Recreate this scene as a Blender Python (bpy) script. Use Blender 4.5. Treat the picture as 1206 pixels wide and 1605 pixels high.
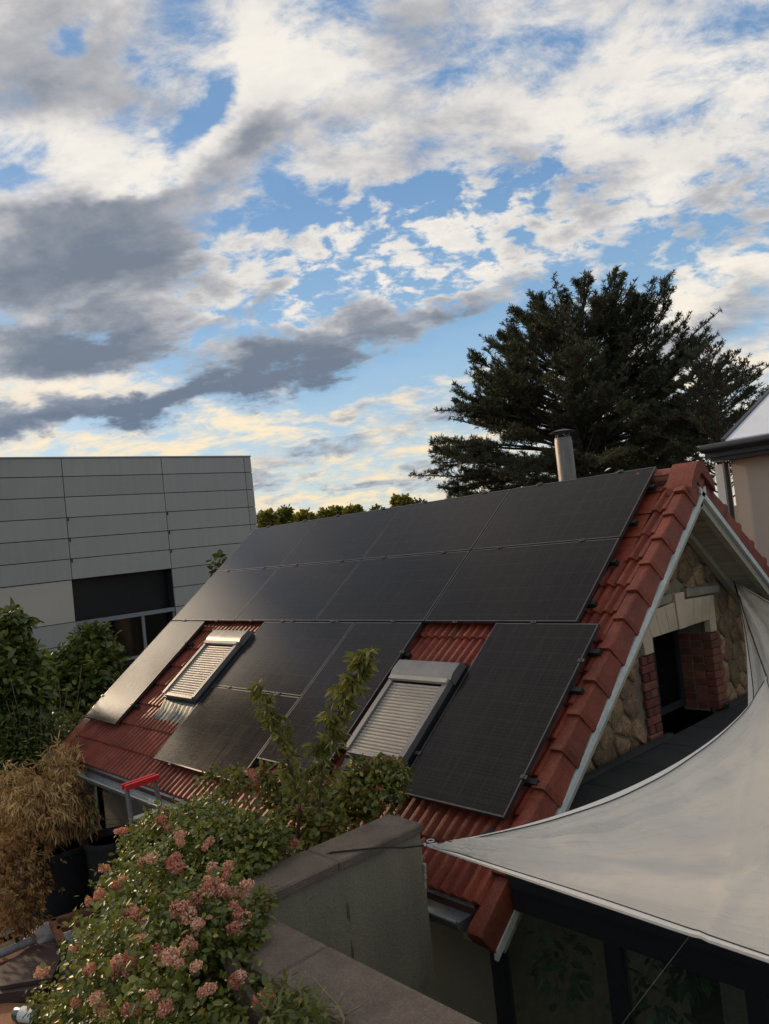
import bpy, bmesh, math, random
import numpy as np
from mathutils import Vector, Matrix

for _o in list(bpy.data.objects):
    bpy.data.objects.remove(_o)
SC = bpy.context.scene
COL = SC.collection
random.seed(7)
RNG = np.random.default_rng(11)

# ------------------------------------------------------------------ camera
# world axes: +X along the ridge towards the near gable, +Y up the visible roof slope, +Z up; the lens sits at the origin,
# the garden ground 5 m below it
RC = np.array([[0.668441, -0.100831, -0.736899],
               [0.735901, -0.054037, 0.674929],
               [-0.107874, -0.993435, 0.038082]])
FPX, PCX, PCY = 1220.0, 603.0, 802.5          # focal length and centre in photograph pixels (1206 x 1605)
cd = bpy.data.cameras.new('camera')
cam = bpy.data.objects.new('camera', cd)
COL.objects.link(cam)
cd.sensor_fit = 'VERTICAL'
cd.sensor_height = 36.0
cd.lens = 36.0 * FPX / 1605.0
cd.clip_start = 0.05
cd.clip_end = 3000.0
_m = Matrix.Identity(4)
for _i, _v in enumerate((RC @ np.array([1, 0, 0]), RC @ np.array([0, -1, 0]), RC @ np.array([0, 0, -1]))):
    for _k in range(3):
        _m[_k][_i] = _v[_k]
cam.matrix_world = _m
SC.camera = cam


def ray(px, py):
    v = RC @ np.array([px - PCX, py - PCY, FPX])
    return v / np.linalg.norm(v)


def on_x(px, py, x):
    r = ray(px, py); return r * (x / r[0])


def on_y(px, py, y):
    r = ray(px, py); return r * (y / r[1])


def on_z(px, py, z):
    r = ray(px, py); return r * (z / r[2])


# ------------------------------------------------------------------ light
SUN_EL = math.radians(19.0)
SUN_AZ = math.atan2(-0.12, -0.99)               # direction the light comes from, in the XY plane
SUN_DIR = Vector((math.cos(SUN_EL) * math.cos(SUN_AZ), math.cos(SUN_EL) * math.sin(SUN_AZ), math.sin(SUN_EL)))
sd = bpy.data.lights.new('sun', 'SUN')
sd.energy = 2.4
sd.angle = math.radians(1.5)
sd.color = (1.0, 0.72, 0.46)
sun = bpy.data.objects.new('sun', sd)
COL.objects.link(sun)
sun.rotation_euler = SUN_DIR.to_track_quat('Z', 'Y').to_euler()

SC.view_settings.view_transform = 'Standard'
SC.view_settings.look = 'None'
SC.view_settings.exposure = 0.0
SC.view_settings.gamma = 1.0
SC.view_settings.use_curve_mapping = False
SC.render.film_transparent = False
SC.cycles.max_bounces = 6
SC.cycles.transparent_max_bounces = 8

# ------------------------------------------------------------------ sky: Nishita air with procedural clouds
world = bpy.data.worlds.new('World')
SC.world = world
world.use_nodes = True
WN, WL = world.node_tree.nodes, world.node_tree.links
WN.clear()


class NT:
    """short hand for building node trees"""
    def __init__(s, nodes, links):
        s.n, s.l = nodes, links

    def put(s, sock, v):
        if v is None:
            return
        if isinstance(v, bpy.types.NodeSocket):
            s.l.new(v, sock)
        else:
            try:
                sock.default_value = v
            except (TypeError, ValueError):
                sock.default_value = (*v, 1.0)

    def math(s, op, a, b=None, c=None, clamp=False):
        n = s.n.new('ShaderNodeMath'); n.operation = op; n.use_clamp = clamp
        s.put(n.inputs[0], a); s.put(n.inputs[1], b)
        if c is not None:
            s.put(n.inputs[2], c)
        return n.outputs[0]

    def vmath(s, op, a, b=None, scale=None):
        n = s.n.new('ShaderNodeVectorMath'); n.operation = op
        s.put(n.inputs[0], a)
        if b is not None:
            s.put(n.inputs[1], b)
        if scale is not None:
            s.put(n.inputs['Scale'], scale)
        return n.outputs['Value'] if op in ('DOT_PRODUCT', 'LENGTH', 'DISTANCE') else n.outputs[0]

    def comb(s, x, y, z=0.0):
        n = s.n.new('ShaderNodeCombineXYZ')
        s.put(n.inputs[0], x); s.put(n.inputs[1], y); s.put(n.inputs[2], z)
        return n.outputs[0]

    def noise(s, vec, scale, detail=4, rough=0.55, dist=0.0, out=0, lac=2.0):
        n = s.n.new('ShaderNodeTexNoise')
        s.put(n.inputs['Vector'], vec); n.inputs['Scale'].default_value = scale
        n.inputs['Detail'].default_value = detail; n.inputs['Roughness'].default_value = rough
        n.inputs['Distortion'].default_value = dist; n.inputs['Lacunarity'].default_value = lac
        return n.outputs[out]

    def mapping(s, vec, loc=(0, 0, 0), rot=(0, 0, 0), scale=(1, 1, 1), kind='POINT'):
        n = s.n.new('ShaderNodeMapping'); n.vector_type = kind
        s.put(n.inputs['Vector'], vec)
        n.inputs['Location'].default_value = loc if kind != 'VECTOR' else (0, 0, 0)
        n.inputs['Rotation'].default_value = rot
        n.inputs['Scale'].default_value = scale
        return n.outputs[0]

    def mix(s, fac, a, b, mode='MIX'):
        n = s.n.new('ShaderNodeMix'); n.data_type = 'RGBA'; n.blend_type = mode
        s.put(n.inputs[0], fac); s.put(n.inputs[6], a); s.put(n.inputs[7], b)
        return n.outputs[2]

    def mapr(s, v, a, b, c=0.0, d=1.0, smooth=False):
        n = s.n.new('ShaderNodeMapRange')
        n.interpolation_type = 'SMOOTHSTEP' if smooth else 'LINEAR'
        s.put(n.inputs[0], v)
        n.inputs[1].default_value = a; n.inputs[2].default_value = b
        n.inputs[3].default_value = c; n.inputs[4].default_value = d
        return n.outputs[0]

    def ramp(s, v, stops):
        n = s.n.new('ShaderNodeValToRGB'); s.put(n.inputs[0], v)
        e = n.color_ramp.elements
        while len(e) < len(stops):
            e.new(0.5)
        for i, (p, c) in enumerate(stops):
            e[i].position = p; e[i].color = (*c, 1.0)
        return n.outputs[0]


W = NT(WN, WL)
tc = WN.new('ShaderNodeTexCoord')
DIR = W.vmath('NORMALIZE', tc.outputs['Generated'])
sep = WN.new('ShaderNodeSeparateXYZ'); WL.new(DIR, sep.inputs[0])
FWD = np.array([RC[0, 2], RC[1, 2], 0]); FWD /= np.linalg.norm(FWD)
RGT = np.array([FWD[1], -FWD[0], 0])
dF = W.vmath('DOT_PRODUCT', DIR, tuple(FWD))
dR = W.vmath('DOT_PRODUCT', DIR, tuple(RGT))
AZ = W.math('MULTIPLY', W.math('ARCTAN2', dR, dF), 180 / math.pi)      # seam behind the house the photo is taken from
EL = W.math('MULTIPLY', W.math('ARCSINE', sep.outputs[2]), 180 / math.pi)
AE = W.comb(AZ, EL)


def sky_deg(px, py):
    r = ray(px, py)
    return (math.degrees(math.atan2(r @ RGT, r @ FWD)), math.degrees(math.asin(r[2])))


# cloud deck coordinates: the direction cast on a level sheet, so that clouds close up towards the horizon
zc = W.math('ADD', W.math('MAXIMUM', sep.outputs[2], 0.0), 0.16)
DECK = W.comb(W.math('DIVIDE', dR, zc), W.math('DIVIDE', dF, zc))
zp = W.math('ADD', W.math('MAXIMUM', sep.outputs[2], 0.0), 0.34)
DECKP = W.comb(W.math('DIVIDE', dR, zp), W.math('DIVIDE', dF, zp))       # gentler foreshortening for the small puffs
DECKS = W.mapping(DECK, rot=(0, 0, math.radians(38)), scale=(0.8, 1.2, 1.0))
warp_n = W.noise(DECKP, 3.2, 5, 0.62, out=1)
warp_f = W.vmath('MULTIPLY', W.vmath('SUBTRACT', warp_n, (0.5, 0.5, 0.5)), (15.0, 9.0, 0.0))
AEW = W.vmath('ADD', AE, warp_f)


def blob(cx, cy, rx, ry, ang):
    a, e = sky_deg(cx, cy)
    k = math.degrees(1) / FPX * math.cos(math.radians(e)) ** 1.2 * 1.45
    mp = W.mapping(AEW, (a, e, 0), (0, 0, math.radians(ang - 6.0)), (rx * k, ry * k, 1.0), 'TEXTURE')
    n = WN.new('ShaderNodeTexGradient'); n.gradient_type = 'SPHERICAL'
    WL.new(mp, n.inputs[0])
    return W.mapr(n.outputs[1], 0.0, 0.95, smooth=True)


def total(items):
    acc = None
    for cx, cy, rx, ry, ang, amp in items:
        b = blob(cx, cy, rx, ry, ang)
        acc = W.math('MULTIPLY', b, amp) if acc is None else W.math('MULTIPLY_ADD', b, amp, acc)
    return acc


# (x, y, radius along, radius across, tilt, weight) of cloud masses and of clear sky, read off the photograph
COVER = [
    # upper left mass, the long arm of grey cloud, lower left bank
    (90, 60, 330, 130, 5, .60), (130, 215, 240, 75, 8, .55), (250, 300, 330, 80, 27, .70), (400, 190, 90, 70, 50, .50), (80, 430, 300, 110, 12, .70),
    (190, 525, 190, 32, 8, .60), (30, 585, 130, 46, 12, .65),
    # tall bright cloud, veil, cream mass at the upper right
    (420, 80, 130, 120, 60, .65), (560, 170, 110, 140, 60, .45), (720, 150, 240, 230, 70, .40), (620, 270, 220, 60, 10, .35), (1040, 110, 280, 190, 45, .50),
    (960, 265, 170, 80, 30, .45), (1140, 260, 150, 70, 25, .40), (1120, 470, 190, 62, 24, .75), (1180, 600, 80, 100, 20, .30),
    # bands
    (650, 500, 250, 36, 15, .70), (420, 560, 200, 30, 20, .60), (390, 480, 120, 26, 40, .40), (240, 632, 430, 28, 13, .80), (60, 655, 200, 30, 8, .4),
    (300, 690, 330, 26, 9, .30), (560, 640, 230, 14, 6, .34), (560, 690, 230, 15, 8, .40), (440, 735, 230, 15, 6, .40), (620, 752, 230, 16, 7, .45),
    (540, 785, 260, 12, 6, .35), (660, 390, 420, 66, 9, .20), (300, 455, 170, 26, 12, .34), (680, 612, 130, 12, 4, .34), (500, 420, 260, 40, 9, .12),
    # clear sky
    (305, 140, 34, 100, -35, -.85), (120, 52, 24, 60, -40, -.75), (255, 215, 46, 70, -40, -.6), (20, 285, 90, 26, 5, -.6), (640, 335, 280, 38, 3, -.95),
    (450, 270, 70, 60, 25, -.6), (840, 255, 40, 120, -8, -.35), (590, 580, 230, 40, 14, -.80), (770, 540, 160, 80, 8, -.85), (330, 520, 110, 24, 22, -.50),
    (900, 400, 170, 32, 12, -.40), (540, 455, 170, 22, 12, -.45), (1000, 420, 150, 34, 12, -.50), (1090, 350, 170, 26, 18, -.35), (520, 660, 160, 12, 6, -.40),
    (560, 722, 120, 11, 6, -.35), (560, 770, 160, 9, 6, -.40), (60, 510, 100, 18, 6, -.25), (400, 345, 120, 26, 25, -.30),
]
SHADE = [
    (100, 60, 330, 110, 5, .55), (60, 150, 120, 60, 0, .45), (240, 320, 340, 84, 27, .95), (415, 175, 80, 70, 50, .65), (80, 440, 320, 110, 12, .85), (720, 150, 230, 220, 70, .42),
    (960, 265, 150, 66, 30, .60), (1140, 500, 170, 40, 22, .60), (660, 508, 280, 52, 15, .95), (420, 566, 220, 46, 20, 1.0), (190, 528, 200, 40, 8, 1.0),
    (30, 590, 140, 52, 12, 1.0), (240, 638, 450, 36, 13, 1.30), (560, 692, 240, 18, 8, .8), (440, 738, 240, 17, 6, .75), (620, 756, 240, 19, 7, .85), (390, 484, 130, 32, 40, .85),
    (560, 645, 230, 14, 6, .5), (130, 225, 210, 55, 8, -.75), (400, 70, 110, 110, 60, -.60), (550, 160, 80, 120, 60, -.45), (1050, 100, 260, 160, 45, -.45), (290, 225, 130, 36, 30, -.55),
    (1100, 440, 170, 30, 25, -.70), (640, 395, 430, 60, 9, -.75), (220, 705, 400, 40, 9, -1.2), (80, 615, 190, 24, 12, -1.0), (1150, 330, 150, 46, 20, .25),
    (1140, 640, 110, 60, 20, .25), (540, 785, 260, 14, 6, -.7), (600, 720, 200, 14, 6, -.6), (190, 275, 90, 18, 30, -.8), (480, 500, 60, 12, 20, -.5),
]
big = W.noise(DECKS, 1.15, 5, 0.6)
fine = W.noise(W.mapping(DECKP, rot=(0, 0, math.radians(38)), scale=(.85, 1.15, 1.0)), 7.5, 7, 0.66, 0.3)
wisp = W.noise(W.mapping(DECK, rot=(0, 0, math.radians(46)), scale=(2.4, 4.2, 1.0)), 3.4, 5, 0.64)
puff = W.noise(W.mapping(DECKP, scale=(1.0, 1.2, 1.0)), 17.0, 4, 0.6, 0.3)
field = W.math('ADD', W.math('MULTIPLY', W.math('SUBTRACT', big, 0.5), 0.9),
               W.math('MULTIPLY', W.math('SUBTRACT', fine, 0.5), 3.5))
field = W.math('MULTIPLY_ADD', W.math('SUBTRACT', wisp, 0.5), 1.2, field)
pz = W.math('MAXIMUM', blob(640, 400, 560, 120, 10), W.math('MULTIPLY', blob(1050, 380, 300, 120, 15), .7))
field = W.math('MULTIPLY_ADD', W.math('MULTIPLY', W.math('SUBTRACT', puff, 0.5), pz), 6.0, field)
high = W.mapr(EL, 30.0, 55.0, 0.0, 0.42, smooth=True)                  # the deck closes up overhead
SUNG = W.vmath('DOT_PRODUCT', DIR, tuple(SUN_DIR))
cover = W.math('ADD', W.math('ADD', W.math('ADD', field, high), total(COVER)), 0.15)
dens = W.mapr(cover, -0.24, 0.80, 0.06, 1.0, smooth=True)
billow = W.noise(W.mapping(DECKP, (0.03, 0.02, 3.0), (0, 0, math.radians(38)), (.8, 1.2, 1.0)), 5.5, 7, 0.62, 0.2)
shade = W.math('ADD', total(SHADE), W.math('MULTIPLY', W.math('SUBTRACT', billow, 0.5), 3.4))
shade = W.math('ADD', shade, W.math('MULTIPLY', W.math('SUBTRACT', cover, 0.6), 0.40))
shade = W.math('MULTIPLY_ADD', W.math('SUBTRACT', fine, 0.5), -1.6, shade)
shade = W.mapr(shade, -0.60, 1.75)

low = W.mapr(EL, 19.0, 4.0, smooth=True)
warm = W.math('MULTIPLY', low, W.mapr(SUNG, -0.1, 0.65))
cl_hi = W.ramp(shade, [(0.0, (0.95, 0.895, 0.81)), (0.27, (0.80, 0.765, 0.72)), (0.50, (0.50, 0.495, 0.51)), (0.76, (0.29, 0.312, 0.355)), (1.0, (0.19, 0.222, 0.275))])
cl_lo = W.ramp(shade, [(0.0, (1.04, 0.83, 0.52)), (0.27, (0.95, 0.79, 0.56)), (0.50, (0.47, 0.49, 0.52)), (0.76, (0.185, 0.235, 0.325)), (1.0, (0.13, 0.175, 0.262))])
ccol = W.mix(W.math('MAXIMUM', W.math('MULTIPLY', low, 0.35), warm), cl_hi, cl_lo)
halo = W.math('POWER', W.mapr(SUNG, 0.945, 1.0), 2.0)                   # sun behind thin cloud
nish = WN.new('ShaderNodeTexSky')
nish.sky_type = 'NISHITA'
nish.sun_disc = False
nish.sun_elevation = SUN_EL
nish.sun_rotation = math.atan2(SUN_DIR.x, SUN_DIR.y)
nish.air_density = 1.0
nish.dust_density = 0.6
nish.ozone_density = 2.0
SKY_STRENGTH = 0.12
air = W.vmath('SCALE', nish.outputs[0], scale=SKY_STRENGTH)
air = W.mix(0.72, air, W.ramp(W.mapr(EL, 0.0, 40.0), [(0.0, (0.62, 0.60, 0.56)), (0.13, (0.50, 0.64, 0.73)),
                                                     (0.32, (0.28, 0.52, 0.77)), (0.60, (0.13, 0.33, 0.63)), (1.0, (0.11, 0.28, 0.56))]))
skyc = W.mix(W.math('MULTIPLY', dens, 0.97), air, ccol)
skyc = W.vmath('ADD', skyc, W.vmath('SCALE', (1.0, 0.80, 0.56), scale=W.math('MULTIPLY', halo, 11.0)))
bg = WN.new('ShaderNodeBackground')
bg.inputs['Strength'].default_value = SKY_STRENGTH
WL.new(W.vmath('SCALE', skyc, scale=1.0 / SKY_STRENGTH), bg.inputs['Color'])
wo = WN.new('ShaderNodeOutputWorld')
WL.new(bg.outputs[0], wo.inputs[0])
world.cycles.sampling_method = 'MANUAL'
world.cycles.sample_map_resolution = 512

# ------------------------------------------------------------------ mesh helpers
class MB:
    """collects vertices and faces of one mesh"""
    def __init__(s):
        s.v, s.f = [], []

    def add(s, vs, fs):
        b = len(s.v)
        s.v += [tuple(float(c) for c in v) for v in vs]
        s.f += [tuple(b + i for i in f) for f in fs]
        return s

    def hexa(s, p):
        """eight corners: bottom ring then top ring"""
        return s.add(p, [(3, 2, 1, 0), (4, 5, 6, 7), (0, 1, 5, 4), (1, 2, 6, 5), (2, 3, 7, 6), (3, 0, 4, 7)])

    def box(s, a, b):
        (x0, y0, z0), (x1, y1, z1) = a, b
        return s.hexa([(x0, y0, z0), (x1, y0, z0), (x1, y1, z0), (x0, y1, z0),
                       (x0, y0, z1), (x1, y0, z1), (x1, y1, z1), (x0, y1, z1)])

    def cbox(s, a, b, c=0.01):
        """box with chamfered top and vertical edges"""
        (x0, y0, z0), (x1, y1, z1) = a, b
        def ring(d, z):
            return [(x0 + d, y0 + 0, z), (x1 - d, y0, z), (x1, y0 + d, z), (x1, y1 - d, z),
                    (x1 - d, y1, z), (x0 + d, y1, z), (x0, y1 - d, z), (x0, y0 + d, z)]
        def ring2(d, z):
            e = d * .5
            return [(x0 + d + e, y0 + d, z), (x1 - d - e, y0 + d, z), (x1 - d, y0 + d + e, z), (x1 - d, y1 - d - e, z),
                    (x1 - d - e, y1 - d, z), (x0 + d + e, y1 - d, z), (x0 + d, y1 - d - e, z), (x0 + d, y0 + d + e, z)]
        vs = ring(c, z0) + ring(c, z1 - c) + ring2(c, z1)
        fs = [tuple(range(7, -1, -1)), tuple(range(16, 24))]
        for k in (0, 8):
            for i in range(8):
                j = (i + 1) % 8
                fs.append((k + i, k + j, k + 8 + j, k + 8 + i))
        return s.add(vs, fs)

    def obox(s, o, ax, ay, az):
        o, ax, ay, az = (Vector(q) for q in (o, ax, ay, az))
        return s.hexa([o, o + ax, o + ax + ay, o + ay, o + az, o + ax + az, o + ax + ay + az, o + ay + az])

    def prism(s, poly, d):
        """planar polygon (3D points) pushed along d"""
        n = len(poly); d = Vector(d)
        vs = [Vector(p) for p in poly] + [Vector(p) + d for p in poly]
        fs = [tuple(range(n - 1, -1, -1)), tuple(range(n, 2 * n))]
        for i in range(n):
            j = (i + 1) % n
            fs.append((i, j, n + j, n + i))
        return s.add(vs, fs)

    def tube(s, pts, rad, n=8, caps=True, up=None):
        pts = [Vector(p) for p in pts]
        if not hasattr(rad, '__len__'):
            rad = [rad] * len(pts)
        base = len(s.v); t0 = None
        for i, p in enumerate(pts):
            t = (pts[min(i + 1, len(pts) - 1)] - pts[max(i - 1, 0)]).normalized()
            if t0 is None:
                a = Vector((0, 0, 1)) if abs(t.z) < 0.9 else Vector((1, 0, 0))
                u = t.cross(a).normalized()
            else:
                u = (u - t * u.dot(t)).normalized()
            w = t.cross(u); t0 = t
            for k in range(n):
                q = 2 * math.pi * k / n
                s.v.append(tuple(p + (u * math.cos(q) + w * math.sin(q)) * rad[i]))
        for i in range(len(pts) - 1):
            for k in range(n):
                j = (k + 1) % n
                s.f.append((base + i * n + k, base + i * n + j, base + (i + 1) * n + j, base + (i + 1) * n + k))
        if caps:
            s.f.append(tuple(base + k for k in range(n - 1, -1, -1)))
            s.f.append(tuple(base + (len(pts) - 1) * n + k for k in range(n)))
        return s

    def lathe(s, prof, c, n=20):
        """profile of (r, z) spun about the vertical through c"""
        base = len(s.v)
        for r, z in prof:
            for k in range(n):
                q = 2 * math.pi * k / n
                s.v.append((c[0] + r * math.cos(q), c[1] + r * math.sin(q), c[2] + z))
        for i in range(len(prof) - 1):
            for k in range(n):
                j = (k + 1) % n
                s.f.append((base + i * n + k, base + i * n + j, base + (i + 1) * n + j, base + (i + 1) * n + k))
        s.f.append(tuple(base + k for k in range(n - 1, -1, -1)))
        s.f.append(tuple(base + (len(prof) - 1) * n + k for k in range(n)))
        return s

    def mesh(s, name, smooth=False, angle=None):
        me = bpy.data.meshes.new(name)
        me.from_pydata(s.v, [], s.f)
        me.validate()
        if smooth:
            me.shade_smooth()
            if angle:
                me.set_sharp_from_angle(angle=math.radians(angle))
        me.update()
        return me


ORG = {}                                        # where each object's own origin lies in the world


def link(name, data, material=None, parent=None, at=None, rot=None):
    """at: world place of the object's origin (default: the world origin for parts)"""
    o = bpy.data.objects.new(name, data)
    COL.objects.link(o)
    at = Vector(at) if at is not None else Vector((0, 0, 0))
    ORG[o.name] = at
    if parent is not None:
        o.parent = parent
        o.location = at - ORG[parent.name]
    else:
        o.location = at
    if rot is not None:
        o.rotation_euler = rot
    if material is not None and data is not None:
        if not data.materials:
            data.materials.append(material)
    return o


def tag(o, label, cat=None, group=None, kind=None):
    if label: o['label'] = label
    if cat: o['category'] = cat
    if group: o['group'] = group
    if kind: o['kind'] = kind
    return o


def thing(name, at, label, cat, group=None):
    return tag(link(name, None, at=at), label, cat, group)


def part(name, mb, material, parent, smooth=False, angle=None):
    return link(name, mb.mesh(name, smooth, angle), material, parent)


def solo(name, mb, material, label, cat, group=None, smooth=False, angle=None):
    """a thing that is one mesh; its origin moves to the middle of its base"""
    vs = np.array(mb.v)
    c = Vector(((vs[:, 0].min() + vs[:, 0].max()) / 2, (vs[:, 1].min() + vs[:, 1].max()) / 2, vs[:, 2].min()))
    mb.v = [tuple(Vector(v) - c) for v in mb.v]
    return tag(link(name, mb.mesh(name, smooth, angle), material, at=c), label, cat, group)


def structure(name, mb, material, label=None):
    return tag(link(name, mb.mesh(name), material), label, kind='structure')


def fast_mesh(name, verts, faces, attr=None, smooth=False):
    """numpy mesh of equal sized polygons; attr = per face float"""
    me = bpy.data.meshes.new(name)
    nv, (nf, k) = len(verts), faces.shape
    me.vertices.add(nv)
    me.vertices.foreach_set('co', np.ascontiguousarray(verts, dtype=np.float32).ravel())
    me.loops.add(nf * k)
    me.loops.foreach_set('vertex_index', np.ascontiguousarray(faces, dtype=np.int32).ravel())
    me.polygons.add(nf)
    me.polygons.foreach_set('loop_start', np.arange(0, nf * k, k, dtype=np.int32))
    me.update(calc_edges=True)
    if attr is not None:
        a = me.attributes.new('tint', 'FLOAT', 'FACE')
        a.data.foreach_set('value', np.ascontiguousarray(attr, dtype=np.float32))
    if smooth:
        me.shade_smooth()
    return me


# ------------------------------------------------------------------ materials
def new_mat(name):
    m = bpy.data.materials.new(name)
    m.use_nodes = True
    m.node_tree.nodes.clear()
    t = NT(m.node_tree.nodes, m.node_tree.links)
    out = t.n.new('ShaderNodeOutputMaterial')
    bs = t.n.new('ShaderNodeBsdfPrincipled')
    t.l.new(bs.outputs[0], out.inputs[0])
    return m, t, bs, out


def surf(name, c1, c2=None, scale=4.0, rough=0.7, fine=40.0, fine_amt=0.25, bump=0.0, bump_scale=60.0, metal=0.0, spec=0.4,
         vary=0.0, hue=0.0, stretch=(1, 1, 1), spots=None, rough2=None, streak=0.0):
    """worn surface: two colours in patches, fine grain, grain relief, each object a little different"""
    m, t, bs, out = new_mat(name)
    pos = t.n.new('ShaderNodeNewGeometry').outputs['Position']
    if stretch != (1, 1, 1):
        pos = t.mapping(pos, scale=stretch)
    c2 = c2 or tuple(v * 0.7 for v in c1)
    patch = t.mapr(t.noise(pos, scale, 5, 0.6), 0.3, 0.7)
    col = t.mix(patch, c1, c2)
    g = t.noise(pos, fine, 3, 0.7)
    col = t.mix(1.0, col, t.mix(t.mapr(g, 0.25, 0.75), (1 - fine_amt,) * 3, (1 + fine_amt,) * 3), 'MULTIPLY')
    if spots:
        sc, lo, c = spots
        col = t.mix(t.mapr(t.noise(pos, sc, 4, 0.7), lo, lo + 0.06), col, c)
    if streak:
        sk = t.noise(t.mapping(pos, scale=(9, 9, .55)), 1.0, 5, .65)
        col = t.mix(1.0, col, t.mix(t.mapr(sk, .38, .68), (1 + streak * .5,) * 3, (1 - streak, 1 - streak, 1 - streak * 1.05)), 'MULTIPLY')
    if vary:
        oi = t.n.new('ShaderNodeObjectInfo').outputs['Random']
        h = t.n.new('ShaderNodeHueSaturation')
        t.put(h.inputs['Color'], col)
        t.put(h.inputs['Value'], t.mapr(oi, 0, 1, 1 - vary, 1 + vary))
        t.put(h.inputs['Hue'], t.mapr(t.math('FRACT', t.math('MULTIPLY', oi, 7.31)), 0, 1, 0.5 - hue, 0.5 + hue))
        col = h.outputs[0]
    t.put(bs.inputs['Base Color'], col)
    t.put(bs.inputs['Roughness'], t.mapr(patch, 0, 1, rough, rough2 if rough2 is not None else min(1, rough * 1.15)))
    bs.inputs['Metallic'].default_value = metal
    bs.inputs['Specular IOR Level'].default_value = spec
    if bump:
        b = t.n.new('ShaderNodeBump')
        b.inputs['Strength'].default_value = bump
        b.inputs['Distance'].default_value = 0.01
        t.put(b.inputs['Height'], t.noise(pos, bump_scale, 5, 0.65))
        t.l.new(b.outputs[0], bs.inputs['Normal'])
    return m


def leafmat(name, stops, trans=0.35, rough=0.5, spec=0.35, backlight=(1.0, 1.0, 0.45)):
    """leaves: colour chosen by each leaf's own tint, some light through the blade"""
    m, t, bs, out = new_mat(name)
    a = t.n.new('ShaderNodeAttribute'); a.attribute_name = 'tint'
    col = t.ramp(a.outputs['Fac'], stops)
    pos = t.n.new('ShaderNodeNewGeometry').outputs['Position']
    col = t.mix(1.0, col, t.mix(t.noise(pos, 30.0, 3, 0.7), (0.7,) * 3, (1.3,) * 3), 'MULTIPLY')
    t.put(bs.inputs['Base Color'], col)
    bs.inputs['Roughness'].default_value = rough
    bs.inputs['Specular IOR Level'].default_value = spec
    tr = t.n.new('ShaderNodeBsdfTranslucent')
    t.put(tr.inputs[0], t.mix(1.0, col, backlight, 'MULTIPLY'))
    mx = t.n.new('ShaderNodeMixShader')
    mx.inputs[0].default_value = trans
    t.l.new(bs.outputs[0], mx.inputs[1]); t.l.new(tr.outputs[0], mx.inputs[2])
    t.l.new(mx.outputs[0], out.inputs[0])
    return m


# ------------------------------------------------------------------ leaves
LEAF6 = np.array([[0, 0, 0], [-.5, .35, .12], [-.36, .75, .10], [0, 1, -.10], [.36, .75, .10], [.5, .35, .12]])
LEAF6F = np.array([[0, 3, 2, 1], [0, 5, 4, 3]])
LEAF4 = np.array([[0, 0, 0], [-.5, .45, .1], [0, 1, -.05], [.5, .45, .1]])
LEAF4F = np.array([[0, 2, 1], [0, 3, 2]])


def unit(a):
    return a / np.maximum(np.linalg.norm(a, axis=-1, keepdims=True), 1e-9)


def leaf_mesh(name, P, T, Nn, length, width, tint, shape=6):
    """one blade per point P growing along T with face normal near Nn"""
    L, F = (LEAF6, LEAF6F) if shape == 6 else (LEAF4, LEAF4F)
    T = unit(T); B = unit(np.cross(T, Nn)); N2 = np.cross(B, T)
    n, k = len(P), len(L)
    V = (P[:, None, :] + L[None, :, 0:1] * (B * width[:, None])[:, None, :]
         + L[None, :, 1:2] * (T * length[:, None])[:, None, :]
         + L[None, :, 2:3] * (N2 * width[:, None])[:, None, :])
    faces = (F[None] + (np.arange(n) * k)[:, None, None]).reshape(-1, F.shape[1])
    return fast_mesh(name, V.reshape(-1, 3), faces, np.repeat(tint, len(F)))


def rand_dirs(n):
    return unit(RNG.normal(size=(n, 3)))


def clump_points(clumps, n, hollow=0.35):
    """points in ellipsoids (centre, radii), denser at the rim; returns points and outward directions"""
    vol = np.array([r[0] * r[1] * r[2] for c, r in clumps]) ** 0.75
    pick = RNG.choice(len(clumps), size=n, p=vol / vol.sum())
    C = np.array([c for c, r in clumps], float)[pick]
    Rr = np.array([r for c, r in clumps], float)[pick]
    d = rand_dirs(n)
    rad = (hollow + (1 - hollow) * RNG.random(n) ** 0.6)[:, None] * (1 + 0.10 * RNG.normal(size=(n, 1)))
    return C + d * Rr * rad, d


def smooth_noise(P, f, seed):
    """cheap smooth pseudo noise on points"""
    r = np.random.default_rng(seed)
    out = np.zeros(len(P))
    for k in range(5):
        w = r.normal(size=3); w /= np.linalg.norm(w)
        out += np.sin(P @ w * f * (1 + .6 * k) + r.random() * 6.28) / (1 + .5 * k)
    return out / 2.2

# ------------------------------------------------------------------ ground
GZ = -5.0                                       # street and court level
TZ = -3.9                                       # raised garden level left of the garden wall
M_soil = surf('soil', (0.055, 0.042, 0.030), (0.085, 0.070, 0.050), 1.5, 0.95, 25, 0.5, 0.8, 30)
M_grass = surf('meadow', (0.045, 0.06, 0.022), (0.07, 0.065, 0.03), 0.4, 0.95, 8, 0.5, 0.6, 12)
g = MB()
rings = [0, 15, 60, 250, 900, 2500]
for i in range(len(rings) - 1):
    for k in range(24):
        a0, a1 = 2 * math.pi * k / 24, 2 * math.pi * (k + 1) / 24
        q = [(r * math.cos(a), r * math.sin(a), GZ) for r, a in ((rings[i], a0), (rings[i + 1], a0), (rings[i + 1], a1), (rings[i], a1))]
        if rings[i] == 0:
            q = q[1:] if False else [q[0], q[1], q[2]]
        g.add(q, [tuple(range(len(q)))])
structure('ground', g, M_grass)
structure('garden_terrace', MB().box((-15.5, -4.0, GZ + .01), (-3.985, 3.93, TZ)), M_soil)

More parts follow.
